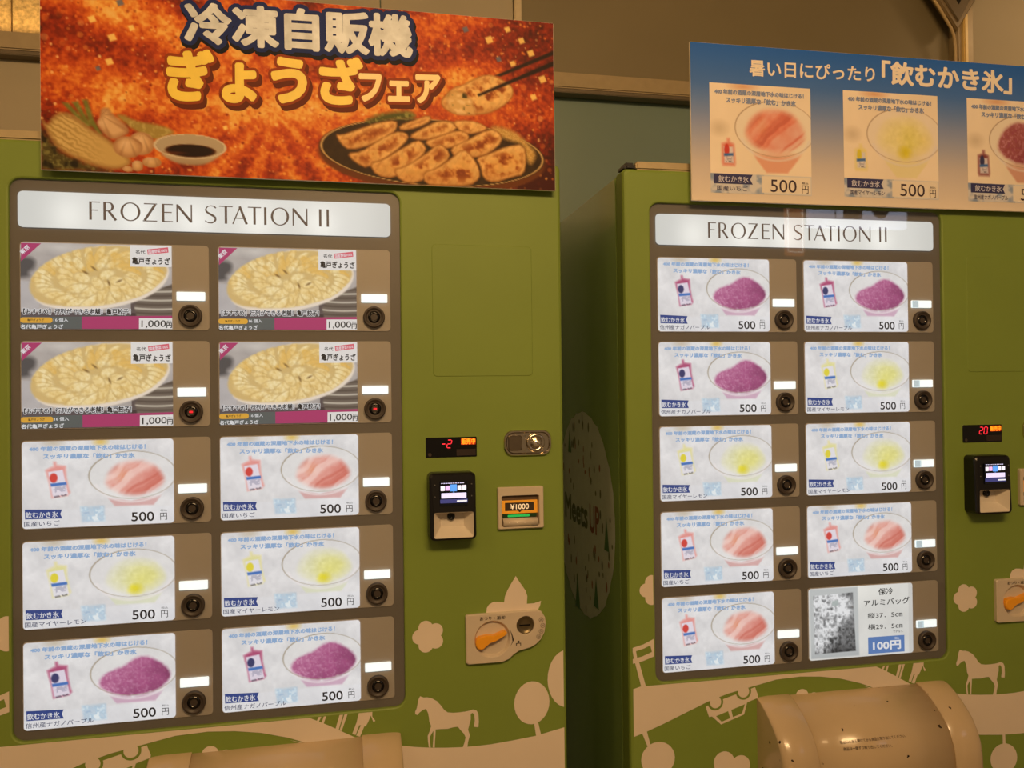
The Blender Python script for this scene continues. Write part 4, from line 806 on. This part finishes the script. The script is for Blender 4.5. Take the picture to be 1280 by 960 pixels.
def machine(name, loc, rotz, cards, digits, lit, second):
    root = bpy.data.objects.new(name, None); COL.objects.link(root); root.location = loc; root.rotation_euler = (0, 0, rotz)
    # cabinet and door
    cab = link('cabinet', cached('cab', lambda: box_mesh(X0 + .003, X1 - .003, .056, .74, .06, ZT - .001, bevel=.006)), M_side, root)
    link('gasket', cached('gask', lambda: box_mesh(X0 + .010, X1 - .010, .044, .058, .10, ZT - .006)), M_deep, root)
    link('kick_plate', cached('kick', lambda: box_mesh(X0 + .02, X1 - .02, .03, .70, 0, .10)), M_black, root)
    door = link('door', cached('door', door_mesh), M_green, root)
    def trim():
        bm = bmesh.new(); box(bm, X0 + .03, X1 - .01, .004, .03, ZT - .0005, ZT + .0165); bmesh.ops.bevel(bm, geom=bm.edges[:], offset=.003, segments=2, affect='EDGES'); return bm_mesh(bm, 'trim')
    link('top_trim', cached('trim', trim), mat('top_trim_metal', (178, 160, 122), .4, metal=.2), root)
    link('trim_corner', cached('trimc', lambda: box_mesh(X0 + .004, X0 + .031, .004, .05, ZT - .004, ZT + .014, bevel=.006)), M_black, root)
    artwork(door)
    link('blank_panel', cached('blank', lambda: plate(rrect(.738, .942, ZO - .357, ZO - .095, .008), .001, -.0010, .0035)), M_green, root)
    # display window
    bz = link('display_bezel', cached('bezel', lambda: plate(rrect(HOLE[0] - .002, HOLE[1] + .002, HOLE[2] - .002, HOLE[3] + .002, .021), .03, .0075, .0002)), M_bezel, root)
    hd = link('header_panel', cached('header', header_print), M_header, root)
    for w in WORDS: link('lettering', cached('hdt' + w, lambda: letters(.0041, w)), M_brown, hd)
    zts = [ZO + L['row%d_t' % r] for r in range(5)]
    for r in range(5):
        for s, x0 in (('l', L['cl_x0']), ('r', L['cr_x0'])):
            cell = link('cell_panel', cached('cell', lambda: plate(rrect(-.0018, .3135, -CH - .0018, .0018, .007), .008, .0058, .0005)), M_cell, root, (x0, 0, zts[r]))
            d = cards[r][0 if s == 'l' else 1]
            c = link('product_card', d['base'][0], d['base'][1], root, (x0, .0048, zts[r]))
            for nm, me, m in d['parts']: link(nm, me, m, c)
            bx = L['b%s_x' % s]; bzz = ZO + L['b_z%d' % r]
            ring = link('button_ring', cached('ring', lambda: lathe([(.0203, .006), (.0203, -.0015), (.0188, -.0028), (.0162, -.0028), (.0145, .0005), (.0128, .0005)], 0, 0, 36)), M_ring, root, (bx, 0, bzz))
            link('push_button', cached('btn', lambda: lathe([(.0135, .0045), (.0125, .0010), (.0085, -.0012), (.0072, -.0012), (.0062, .0010), (.0030, .0012)], 0, 0, 28)), M_deep, ring)
            if (r, s) in lit: link('sold_out_lamp', cached('soldout', lambda: flat([rrect(-.0032, .0032, -.0022, .0014, .001, 3)], -.0002)), M_red, ring)
            ix = L['b%s_x' % s] + .0008
            st = link('lamp_strip', cached('strip', lambda: plate(rrect(-.0246, .0246, -.0080, .0080, .0012), .006, .0030, .0003)), M_strip, root, (ix, 0, bzz + .0358))
            if second and s == 'r': link('strip_grey_part', cached('strip2', lambda: flat([rrect(-.0236, -.0095, -.0072, .0072, .001, 3), [(-.0092, -.0072), (-.0078, -.0072), (-.0078, .0072), (-.0092, .0072)]], .0027)), M_strip2, st)  # greyer left third of the strip and its divider
    global GLASS
    GLASS = GLASS or glass_mat()
    link('window_pane', cached('pane', lambda: plate(rrect(HOLE[0] + .0005, HOLE[1] - .0005, HOLE[2] + .0005, HOLE[3] - .0005, .0195), .0024, .0012, .0002)), GLASS, root)
    led(root, digits); reader(root); bill_slot(root); lock(root); coin_panel(root); hood(root, second)
    return root

G, S_, Lm, Bp = ice_card('grape'), ice_card('strawberry'), ice_card('lemon'), gyoza_card()
FC = foil_card()
m1 = machine('vending_machine', (0, 0, 0), 0, [(Bp, Bp), (Bp, Bp), (S_, S_), (Lm, Lm), (G, G)], (('-', .7545), ('2', .7655)), {(1, 'l'), (1, 'r')}, False)
tag(m1, 'green vending machine with dumpling cards in its top rows, under the orange sign', 'vending machine', 'frozen food vending machines')
m2 = machine('vending_machine', (1.1917, -.0007, 0), -.0232, [(G, G), (G, Lm), (Lm, Lm), (S_, S_), (S_, FC)], (('2', .7660), ('0', .7775)), set(), True)
tag(m2, 'green vending machine with a foil bag card at lower right, under the blue sign', 'vending machine', 'frozen food vending machines')

# round sticker on the side of the second machine
def side_sticker(root):
    dm = mat('sticker_white', (206, 210, 196), .5, var=.05, scale=30)
    cy, cz, R = .335, ZO - .684, .246
    def flat_side(polys, off):
        me = flat(polys, 0)
        for v in me.vertices: v.co = (X0 + .003 - off, -v.co.x, v.co.z)
        return me
    edge = []
    for k in range(60):
        t = 2 * math.pi * k / 60; rr = R * (1 + .008 * math.sin(k * 2.7) + .005 * math.sin(k * 5.1)); edge.append((-cy + rr * math.cos(t), cz + rr * math.sin(t)))
    st = link('round_sticker', flat_side([edge], .0006), dm, root)
    def txt(items, off):
        me = text_mesh(items, 0)
        for v in me.vertices: v.co = (X0 + .003 - off, -v.co.x, v.co.z)
        return me
    zc = cz - .002
    link('lettering', txt([('Meets', [(-cy - .17, zc + .032), (-cy + .035, zc + .032), (-cy + .035, zc - .03), (-cy - .17, zc - .03)], .03, 4)], .0009), mat('sticker_ink', (112, 122, 84), .6), st)
    link('lettering', txt([('UP', [(-cy + .055, zc + .030), (-cy + .130, zc + .030), (-cy + .130, zc - .032), (-cy + .055, zc - .032)], .03, 4)], .0009), mat('sticker_red', (158, 104, 84), .6), st)
    rnd = random.Random(4); sp = []; sg = []; srd = []
    for k in range(90):
        t = rnd.uniform(0, 2 * math.pi); q = R * rnd.uniform(.42, .95); x, z = -cy + q * math.cos(t), cz + q * math.sin(t)
        if abs(z - zc) < .05 and x < -cy + .14: continue
        w, h = rnd.uniform(.003, .006), rnd.uniform(.005, .013)
        (sp if k % 3 else srd).append(disc(x, z, w, h, 8))
    for x, z, w, h in ((.185, -.02, .018, .075), (-.06, -.20, .022, .09), (.10, -.17, .020, .07), (-.12, .17, .016, .06)):
        sg.append([(-cy + x - w, cz + z - h / 2), (-cy + x + w, cz + z - h / 2), (-cy + x, cz + z + h / 2)])
    link('leaf_mark', flat_side(sp, .0009), mat('sticker_dark', (112, 118, 92), .6), st)['kind'] = 'stuff'
    link('berry_mark', flat_side(srd, .0009), MATS['sticker_red'], st)['kind'] = 'stuff'
    for q in sg: link('tree_mark', flat_side([q], .0010), mat('sticker_green', (88, 128, 84), .6), st)
side_sticker(m2)

# ---------------------------------------------------------------- signs on top of the doors
def sign_board(name, loc, rotz, rect, label):
    x0, x1, z0, z1 = rect
    root = bpy.data.objects.new(name, None); COL.objects.link(root); root.location = loc; root.rotation_euler = (0, 0, rotz)
    link('board', box_mesh(x0, x1, -.0195, -.0145, z0, z1, bevel=.0006), mat('foam_board', (232, 222, 205), .6), root)
    for k in (.18, .5, .82):
        x = x0 + k * (x1 - x0); link('mounting_block', box_mesh(x - .02, x + .02, -.0146, .0005, z0 + .012, z0 + .042), mat('tape_block', (60, 60, 58), .8), root)
    tag(root, label, 'sign')
    return root

def orange_sign():
    r = SG['rect']; root = sign_board('promotional_sign', (0, 0, 0), 0, r, 'orange dumpling fair sign board on top of the first green vending machine')
    c = Canvas(520, 188, (r[1] - r[0]) / (r[3] - r[2]), (200, 90, 30)); A = c.a
    n1, n2, n3 = c.noise(3, 1, 3), c.noise(22, 7, 2), c.noise(55, 12, 2)
    ang = np.arctan2((c.V - .62), (c.U - .42) * A); ray = .5 + .5 * np.cos(ang * 13 + n1 * 3); rad = np.hypot((c.U - .48) * A * .55, c.V - .55)
    f = .42 + .30 * (n1 - .5) + .36 * (ray - .5) * np.clip(rad * 2, 0, 1) + .30 * np.exp(-((c.V - .10 - .75 * (c.U - .05)) / .10) ** 2) * np.clip(1.3 - c.U * 2.6, 0, 1) + .28 * np.exp(-((c.V - .42 + .65 * (c.U - .72)) / .10) ** 2) * np.clip((c.U - .55) * 6, 0, 1) * np.clip((.95 - c.U) * 6, 0, 1) + .12 * np.clip(1 - rad * 1.6, 0, 1) - .30 * np.clip((c.V - .62) * 2.2, 0, 1) * (np.abs(c.U - .42) > .22) - .25 * np.clip((c.U - .86) * 5, 0, 1) - .15 * np.clip((.10 - c.U) * 6, 0, 1) + .26 * (n2 - .5) + .42 * (n3 - .5)
    f = f + .30 * np.exp(-((c.V - .66 + .10 * c.U) / .08) ** 2) * np.clip(1.4 - np.abs(c.U - .38) * 4, 0, 1)
    stops = [(-.1, (84, 32, 22)), (.22, (150, 54, 28)), (.42, (198, 86, 36)), (.62, (228, 130, 52)), (.85, (246, 190, 100)), (1.2, (250, 220, 150))]
    xs = [s[0] for s in stops]; c.img = np.stack([np.interp(f, xs, [s[1][k] for s in stops]) for k in range(3)], -1)
    rn = np.random.RandomState(5)
    for k in range(1900):                                  # glitter and bokeh
        u, v = rn.rand(2); rr = rn.uniform(.006, .011) if k % 6 else rn.uniform(.011, .022); x, y = int(u * c.W), int(v * c.H); w = int(rr * c.H) + 2
        sl = (slice(max(0, y - w), y + w + 1), slice(max(0, x - w), x + w + 1))
        d = np.hypot((c.U[sl] - u) * A, c.V[sl] - v); m = (np.clip((rr - d) / .006, 0, 1) * rn.uniform(.25, .85) * (1 if k % 6 else .5))[..., None]
        col = np.array([(250, 190, 96), (246, 156, 70), (255, 226, 160), (150, 48, 24), (196, 70, 32)][rn.randint(5)], float); c.img[sl] = c.img[sl] * (1 - m) + col * m
    for u, v, s_, col in [(.09, .19, .022, 0), (.125, .28, .024, 0), (.16, .22, .018, 0), (.12, .41, .022, 0), (.33, .73, .014, 0), (.86, .13, .026, 0), (.93, .12, .022, 0), (.95, .19, .024, 0), (.975, .34, .026, 0), (.91, .26, .020, 0), (.955, .45, .022, 0), (.90, .06, .02, 0), (.81, .08, .02, 1), (.14, .09, .02, 1), (.88, .24, .018, 1), (.10, .45, .014, 1)]:
        dx, dy = s_ / A, s_; t = .4; c.put(c.poly([(u - dx, v - dy * t), (u + dx * t, v - dy), (u + dx, v + dy * t), (u - dx * t, v + dy)], .008) * .9, ((255, 226, 140), (120, 128, 150))[col])
    # vegetables
    k1, k2 = c.noise(60, 31, 2), c.noise(30, 33, 2)
    m = c.poly(SG['leaf'], .04); c.put(m * .95, (92, 88, 50)); c.put(m * np.clip((k1 - .5) * 5, 0, 1), (142, 138, 84)); c.put(m * np.clip((.42 - k2) * 6, 0, 1), (52, 46, 30))
    m = c.poly(soften(SG['back']), .02); c.put(m, (176, 156, 88)); c.put(m * np.clip((k1 - .5) * 4, 0, 1) * .6, (212, 194, 128))
    for p in SG['stalks']: m = c.poly(p, .015); c.put(m, (132, 136, 66)); c.put(m * np.clip((k1 - .5) * 4, 0, 1) * .5, (176, 176, 110))
    m = c.poly(soften(SG['enoki']), .02); dd = c.d; q = np.sin((c.V - .62 * c.U * A) * 210 + 7 * k2 + 4 * k1); c.put(m, (212, 184, 122)); c.put(m * np.clip(q, 0, 1) * .45 * np.clip((.10 - c.U) * 14 + .25, 0, 1), (236, 216, 162)); c.put(m * np.clip(-q, 0, 1) * .4 * np.clip((.10 - c.U) * 14 + .2, 0, 1), (150, 122, 66)); c.put(m * np.clip(.025 - dd, 0, .025) * 26, (158, 122, 72))
    def bulb(mask, dd, cu, cv, col=(226, 192, 150)):
        c.put(mask, col); lob = np.sin(np.arctan2(c.V - cv + .06, (c.U - cu) * A) * 9); c.put(mask * np.clip(-lob, 0, 1) ** 3 * .5, (172, 130, 92)); c.put(mask * np.clip(.03 - dd, 0, .03) * 22, (170, 124, 84)); c.put(mask * np.clip(1 - np.hypot((c.U - cu + .004) * A, c.V - cv + .02) / .05, 0, 1) * .6, (246, 222, 188))
    m = c.poly(soften(SG['garlic']), .015); bulb(m, c.d, .105, .76)
    for e, kind in SG['ell']:
        cu, cv = e[0]; ru, rv = abs(e[1][0] - cu), abs(e[2][1] - cv); r_ = c.ell(cu, cv, ru, rv); bulb(c.soft(r_, .12), (1 - r_) * rv, cu, cv, (222, 186, 142) if kind == 0 else (226, 190, 136))
    b = SG['bowl']; bu, bv, bru, brv = b[0][0], b[0][1], b[1][0] - b[0][0], b[2][1] - b[0][1]
    m = c.poly(soften(SG['bowlb']), .015); c.put(m, (196, 180, 156)); c.put(m * np.clip((c.V - bv - brv * .9) * 20, 0, 1) * .5, (140, 116, 88))
    r_ = c.ell(bu, bv, bru, brv); c.put(c.soft(r_, .05), (220, 208, 186)); c.put(c.soft(r_, .05) * (r_ < .93) * .8, (186, 172, 150))
    s_ = SG['soy']; r_ = c.ell(s_[0][0], s_[0][1], s_[1][0] - s_[0][0], s_[2][1] - s_[0][1]); c.put(c.soft(r_, .12), (92, 46, 18)); c.put(c.soft(r_ / .88, .15), (44, 20, 10)); c.put(np.clip(1 - c.ell(s_[0][0] - .03, s_[0][1] + .015, .03, .012), 0, 1) * .6, (150, 84, 34))
    # plate of dumplings
    p = SG['plate']; pu, pv = p[0]; pru, prv = p[1][0] - pu, p[2][1] - pv; ang = .02
    r_ = c.ell(pu, pv + .03, pru * 1.01, prv * 1.04, ang); c.put(c.soft(r_, .04), (122, 70, 30))
    r_ = c.ell(pu, pv, pru, prv, ang); c.put(c.soft(r_, .03), (66, 48, 26)); c.put(c.soft(r_, .03) * (k2 - .3) * .5, (112, 88, 50)); c.put(np.clip(1.3 - np.abs(r_ - .985) / .012, 0, 1), (206, 176, 122))
    m = c.poly(soften(SG['garnish']), .03); c.put(m, (98, 102, 48)); c.put(m * np.clip((k1 - .5) * 5, 0, 1), (160, 160, 92))
    m = c.poly(soften(SG['sprout']), .03); c.put(m, (206, 168, 96)); c.put(m * np.clip(np.sin(k1 * 40), 0, 1) * .5, (240, 212, 150))
    def dumpling(pts, seed, fill=(234, 186, 112)):
        m = c.poly(soften(pts, 1), .012); d = c.d; a, b_ = uvb(pts); k = c.noise(24, seed, 3)
        rel = (c.V - a[1]) / (b_[1] - a[1]); kf = c.noise(40, seed + 3, 2)
        c.put(m, (176, 118, 60)); c.put(m * np.clip(d / .012, 0, 1), (240, 200, 132)); c.put(m * np.clip(d / .05 - .3, 0, 1), fill); c.add(m * (kf - .5) * 26, (1, .9, .7))
        c.put(m * np.clip((k - .40) * 4.5, 0, 1) * np.clip(d / .045 - .15, 0, 1) * .8, (190, 106, 44)); c.put(m * np.clip((k - .52) * 6, 0, 1) * np.clip(d / .05 - .2, 0, 1) * .7, (132, 64, 26)); c.put(m * np.clip(np.sin(((c.U - a[0]) * A * 1.6 + (c.V - a[1])) * 95 + 5 * k) - .55, 0, 1) * np.clip(1 - d / .05, 0, 1) * .8, (176, 118, 58))
        c.put(m * np.clip((rel - .62) * 1.8, 0, 1) * .6, (182, 122, 62)); c.put(m * np.clip(1 - rel * 2.6, 0, 1) * np.clip((.5 - k) * 4, 0, 1) * .5, (252, 222, 162))
    for i, pts in enumerate(SG['dump']): dumpling(pts, 50 + i)
    st_ = SG['sticks']; c.put(c.poly(st_[0], .01), (54, 36, 24))
    dumpling(SG['held'], 80, (244, 204, 134))
    m = c.poly(SG['open'], .02); c.put(m, (228, 190, 126)); c.put(m * np.clip((k2 - .56) * 8, 0, 1), (84, 76, 34)); c.put(m * np.clip((.40 - k2) * 7, 0, 1), (244, 214, 160)); c.put(m * np.clip(.015 - c.d, 0, .015) * 30, (180, 124, 66))
    c.put(c.poly(st_[1], .01), (50, 32, 22))
    c.img = 255 * (np.clip(c.img, 0, 255) / 255) ** 1.18
    link('picture', c.mesh(r[0] + .0006, r[1] - .0006, r[2] + .0006, r[3] - .0006, -.0198), M_poster, root)
    Q = lambda q: [(r[0] + u * (r[1] - r[0]), r[3] - v * (r[3] - r[2])) for u, v in q]
    def shift(q, dx, dz): return [(a + dx, b + dz) for a, b in q]
    y = -.0201
    t1, t2, t3 = Q(SG['t1']), Q(SG['t2']), Q(SG['t3'])
    nv = mat('sign_navy', (30, 46, 104), .5, var=.04, spec=.12); bk = mat('sign_black', (26, 24, 30), .5, var=.04, spec=.12); br = mat('sign_brown', (150, 66, 30), .5, var=.03, spec=.12); bd = mat('sign_darkbrown', (104, 46, 26), .5, var=.03, spec=.12)
    link('title_shadow', text_mesh([('冷凍自販機', shift(t1, .003, -.007), .15, 4)], y), bk, root)
    link('title_outline', text_mesh([('冷凍自販機', t1, .14, 4)], y - .0004), nv, root)
    link('title_lettering', text_mesh([('冷凍自販機', t1, .042, 4)], y - .0008), mat('sign_silver', (206, 214, 220), .4, var=.22, scale=34), root)
    link('subtitle_shadow', text_mesh([('ぎょうざ', shift(t2, .006, -.009), .10, 4), ('フェア', shift(t3, .006, -.008), .12, 4)], y), bd, root)
    link('subtitle_outline', text_mesh([('ぎょうざ', t2, .105, 4), ('フェア', t3, .13, 4)], y - .0004), br, root)
    link('subtitle_lettering', text_mesh([('ぎょうざ', t2, .05, 4)], y - .0008), mat('sign_yellow', (250, 216, 64), .45, var=.06, scale=30), root)
    link('fair_lettering', text_mesh([('フェア', t3, .045, 4)], y - .0008), mat('sign_cream', (255, 226, 150), .45, var=.03), root)
    return root
orange_sign()

def blue_sign():
    H = S2; x0, x1, z0, z1 = .0835, 1.0, 1.7475, 2.0750
    root = sign_board('promotional_sign', (1.1917, -.0007, 0), -.0232, (x0, x1, z0, z1), 'blue drinkable shaved ice sign board on top of the second green vending machine')
    c = Canvas(60, 40, (x1 - x0) / (z1 - z0), (0, 0, 0))
    st = [(0, (48, 104, 196)), (.25, (78, 120, 194)), (.5, (146, 158, 194)), (.75, (206, 196, 192)), (1, (236, 222, 204))]; xs = [s[0] for s in st]
    c.img = np.stack([np.interp(c.V, xs, [s[1][k] for s in st]) for k in range(3)], -1)
    link('picture', c.mesh(x0 + .0006, x1 - .0006, z0 + .0006, z1 - .0006, -.0198), M_poster, root)
    link('title_lettering', text_mesh([('暑い日にぴったり', H['t1'], .020, 4), ('「飲むかき氷」', H['t2'], .036, 4)], -.0202), mat('sign_white', (250, 238, 220), .5, var=.01), root)
    p1, p2, p3 = H['p1'], H['p2'], H['p3']
    W = ((p1[1][0] - p1[0][0]) + (p1[2][0] - p1[3][0]) + (p2[1][0] - p2[0][0]) + (p2[2][0] - p2[3][0])) / 4
    ht = ((p1[0][1] - p1[3][1]) + (p1[1][1] - p1[2][1]) + (p2[0][1] - p2[3][1]) + (p2[1][1] - p2[2][1])) / 4
    PF = {'strawberry': dict(ice=(226, 124, 104), hi=(244, 188, 168), lo=(214, 92, 74), base=(228, 150, 124), pouch=(226, 120, 100)), 'lemon': dict(ice=(240, 232, 150), hi=(242, 236, 190), lo=(240, 222, 110), base=(236, 228, 170), pouch=(238, 226, 140)), 'grape': dict(ice=(150, 76, 84), hi=(196, 130, 130), lo=(92, 38, 48), base=(206, 140, 124), pouch=(120, 50, 56))}
    inkn = mat('poster_navy', (46, 50, 104), .6, var=0); inkd = mat('poster_dark', (60, 44, 58), .6, var=0); inkb = mat('poster_greyblue', (134, 152, 196), .6, var=0); inkw = mat('poster_white', (220, 220, 236), .6, var=0)
    for kind, x, z in (('strawberry', (p1[0][0] + p1[3][0]) / 2, (p1[0][1] + p1[1][1]) / 2), ('lemon', (p2[0][0] + p2[3][0]) / 2, (p2[0][1] + p2[1][1]) / 2), ('grape', (p3[0][0] + p3[1][0]) / 2, (p2[0][1] + p2[1][1]) / 2)):
        F = dict(FLAV[kind]); F.update(PF[kind])
        c = Canvas(140, 150, W / ht, (246, 232, 212)); c.add((c.noise(4, 6) - .5) * 14, (1, 1, 1))
        c.put(np.clip(1.2 - c.ell(.09, .41, .10, .08), 0, 1), (222, 206, 184)); c.put(np.clip(1 - c.ell(.33, .02, .18, .05), 0, 1), (226, 176, 138))
        k = c.noise(12, 40); bar = (c.V > .82) * 1.0; c.put(bar, (216, 216, 220)); c.put(bar * np.clip((k - .45) * 4, 0, 1) * (c.U < .52), (146, 164, 196)); c.put(c.poly([(.50, .83), (.99, .83), (.99, .985), (.50, .985)], .01), (238, 228, 212))
        mound = [(.64 + .305 * math.cos(t) * (1 + .05 * math.sin(3 * t)), .415 + .215 * math.sin(t)) for t in np.linspace(0, 2 * math.pi, 26, endpoint=False)]
        paint_ice(c, F, (.645, .395, .40, .255), mound, [(.40, .60), (.92, .60), (.86, .68), (.76, .80), (.55, .80), (.45, .68)], 61, (150, 120, 96))
        P = lambda pts: [(.105 + .14 * a, .50 + .25 * b) for a, b in pts]
        paint_pouch(c, F, P([(.05, .2), (.4, .12), (.42, 0), (.6, 0), (.62, .12), (.92, .2), (1, .9), (.95, 1), (.12, 1), (.05, .9)]), P([(.18, .3), (.82, .3), (.88, .9), (.22, .9)]), P([(.4, .42), (.58, .42)]), P([(.2, .56), (.85, .53), (.85, .63), (.2, .66)]), P([(.3, .82), (.8, .82), (.8, .87), (.3, .87)]))
        po = link('poster', c.mesh(0, W, -ht, 0, 0), M_poster, root, (x, -.0203, z))
        q = lambda a, b, t, u: [(a * W, -t * ht), (b * W, -t * ht), (b * W, -u * ht), (a * W, -u * ht)]
        link('ribbon', cached('pribbon', lambda: flat([[(.03 * W, -.825 * ht), (.41 * W, -.825 * ht), (.385 * W, -.87 * ht), (.41 * W, -.915 * ht), (.03 * W, -.915 * ht)]], -.0003)), mat('poster_ribbon', (50, 52, 104), .6, var=.04), po)
        link('ribbon_lettering', cached('prt', lambda: text_mesh([('飲むかき氷', q(.075, .37, .842, .902), .01)], -.0005)), inkw, po)
        link('flavour_lettering', text_mesh([(F['name'], q(.06, {5: .36, 9: .42, 10: .44}[len(F['name'])], .932, .98), .004)], -.0005), inkn, po)
        link('price_lettering', cached('ppt', lambda: text_mesh([('500', q(.585, .845, .86, .975), 0, 4), ('円', q(.90, .965, .905, .98), 0), ('税込', q(.90, .965, .875, .895), 0)], -.0005)), inkd, po)
        link('slogan_lettering', cached('pst', lambda: text_mesh([('400 年前の酒蔵の深層地下水の味はじける！', q(.05, .93, .055, .10), .05), ('スッキリ濃厚な「飲む」かき氷', q(.16, .85, .125, .175), .05)], -.0005)), inkb, po)
blue_sign()

# ---------------------------------------------------------------- across the passage, seen only in the window's reflection
def passage():
    ban = bpy.data.objects.new('hanging_banner', None); COL.objects.link(ban); ban.location = (3.27, -3.2, 2.19)
    tag(ban, 'narrow orange lit banner mirrored in the window of the second vending machine', 'banner')
    link('panel', box_mesh(-.062, .062, -.015, .015, 0, .60, bevel=.003), mat('banner_orange', (196, 122, 62), .5, emit=2.2), ban)
    link('hanger', box_mesh(-.006, .006, -.006, .006, .60, .709), M_steel, ban)
    wl = mat('banner_white', (240, 236, 230), .5, emit=4.0, var=0)
    for k, q in enumerate(((-.052, -.047, .02, .58), (.047, .052, .02, .58), (-.047, .047, .02, .026))): link('outline', box_mesh(q[0], q[1], .0152, .017, q[2], q[3]), wl, ban)
    sg = bpy.data.objects.new('shop_sign', None); COL.objects.link(sg); sg.location = (3.84, -3.2, 2.372)
    tag(sg, 'pale blue lit shop sign mirrored in the window of the second vending machine', 'sign')
    link('panel', box_mesh(-.47, .20, -.03, .03, 0, .36, bevel=.004), mat('sign_lit_blue', (206, 214, 240), .5, emit=3.2), sg)
    for x in (-.35, .08): link('hanger', box_mesh(x - .008, x + .008, -.008, .008, .36, .527), M_steel, sg)
    dk = mat('sign_stroke', (60, 46, 40), .5)
    for p in ([(-.36, .36), (-.30, .36), (-.30, .045)], [(-.25, .36), (-.12, .36), (-.12, .055), (-.25, .055)], disc(.01, .14, .065, .08, 20)):
        bm = bmesh.new(); loops(bm, [[(x, .031, z) for x, z in p], [(x, .036, z) for x, z in p]], True, True); link('stroke', bm_mesh(bm, 'stroke'), dk, sg)
passage()
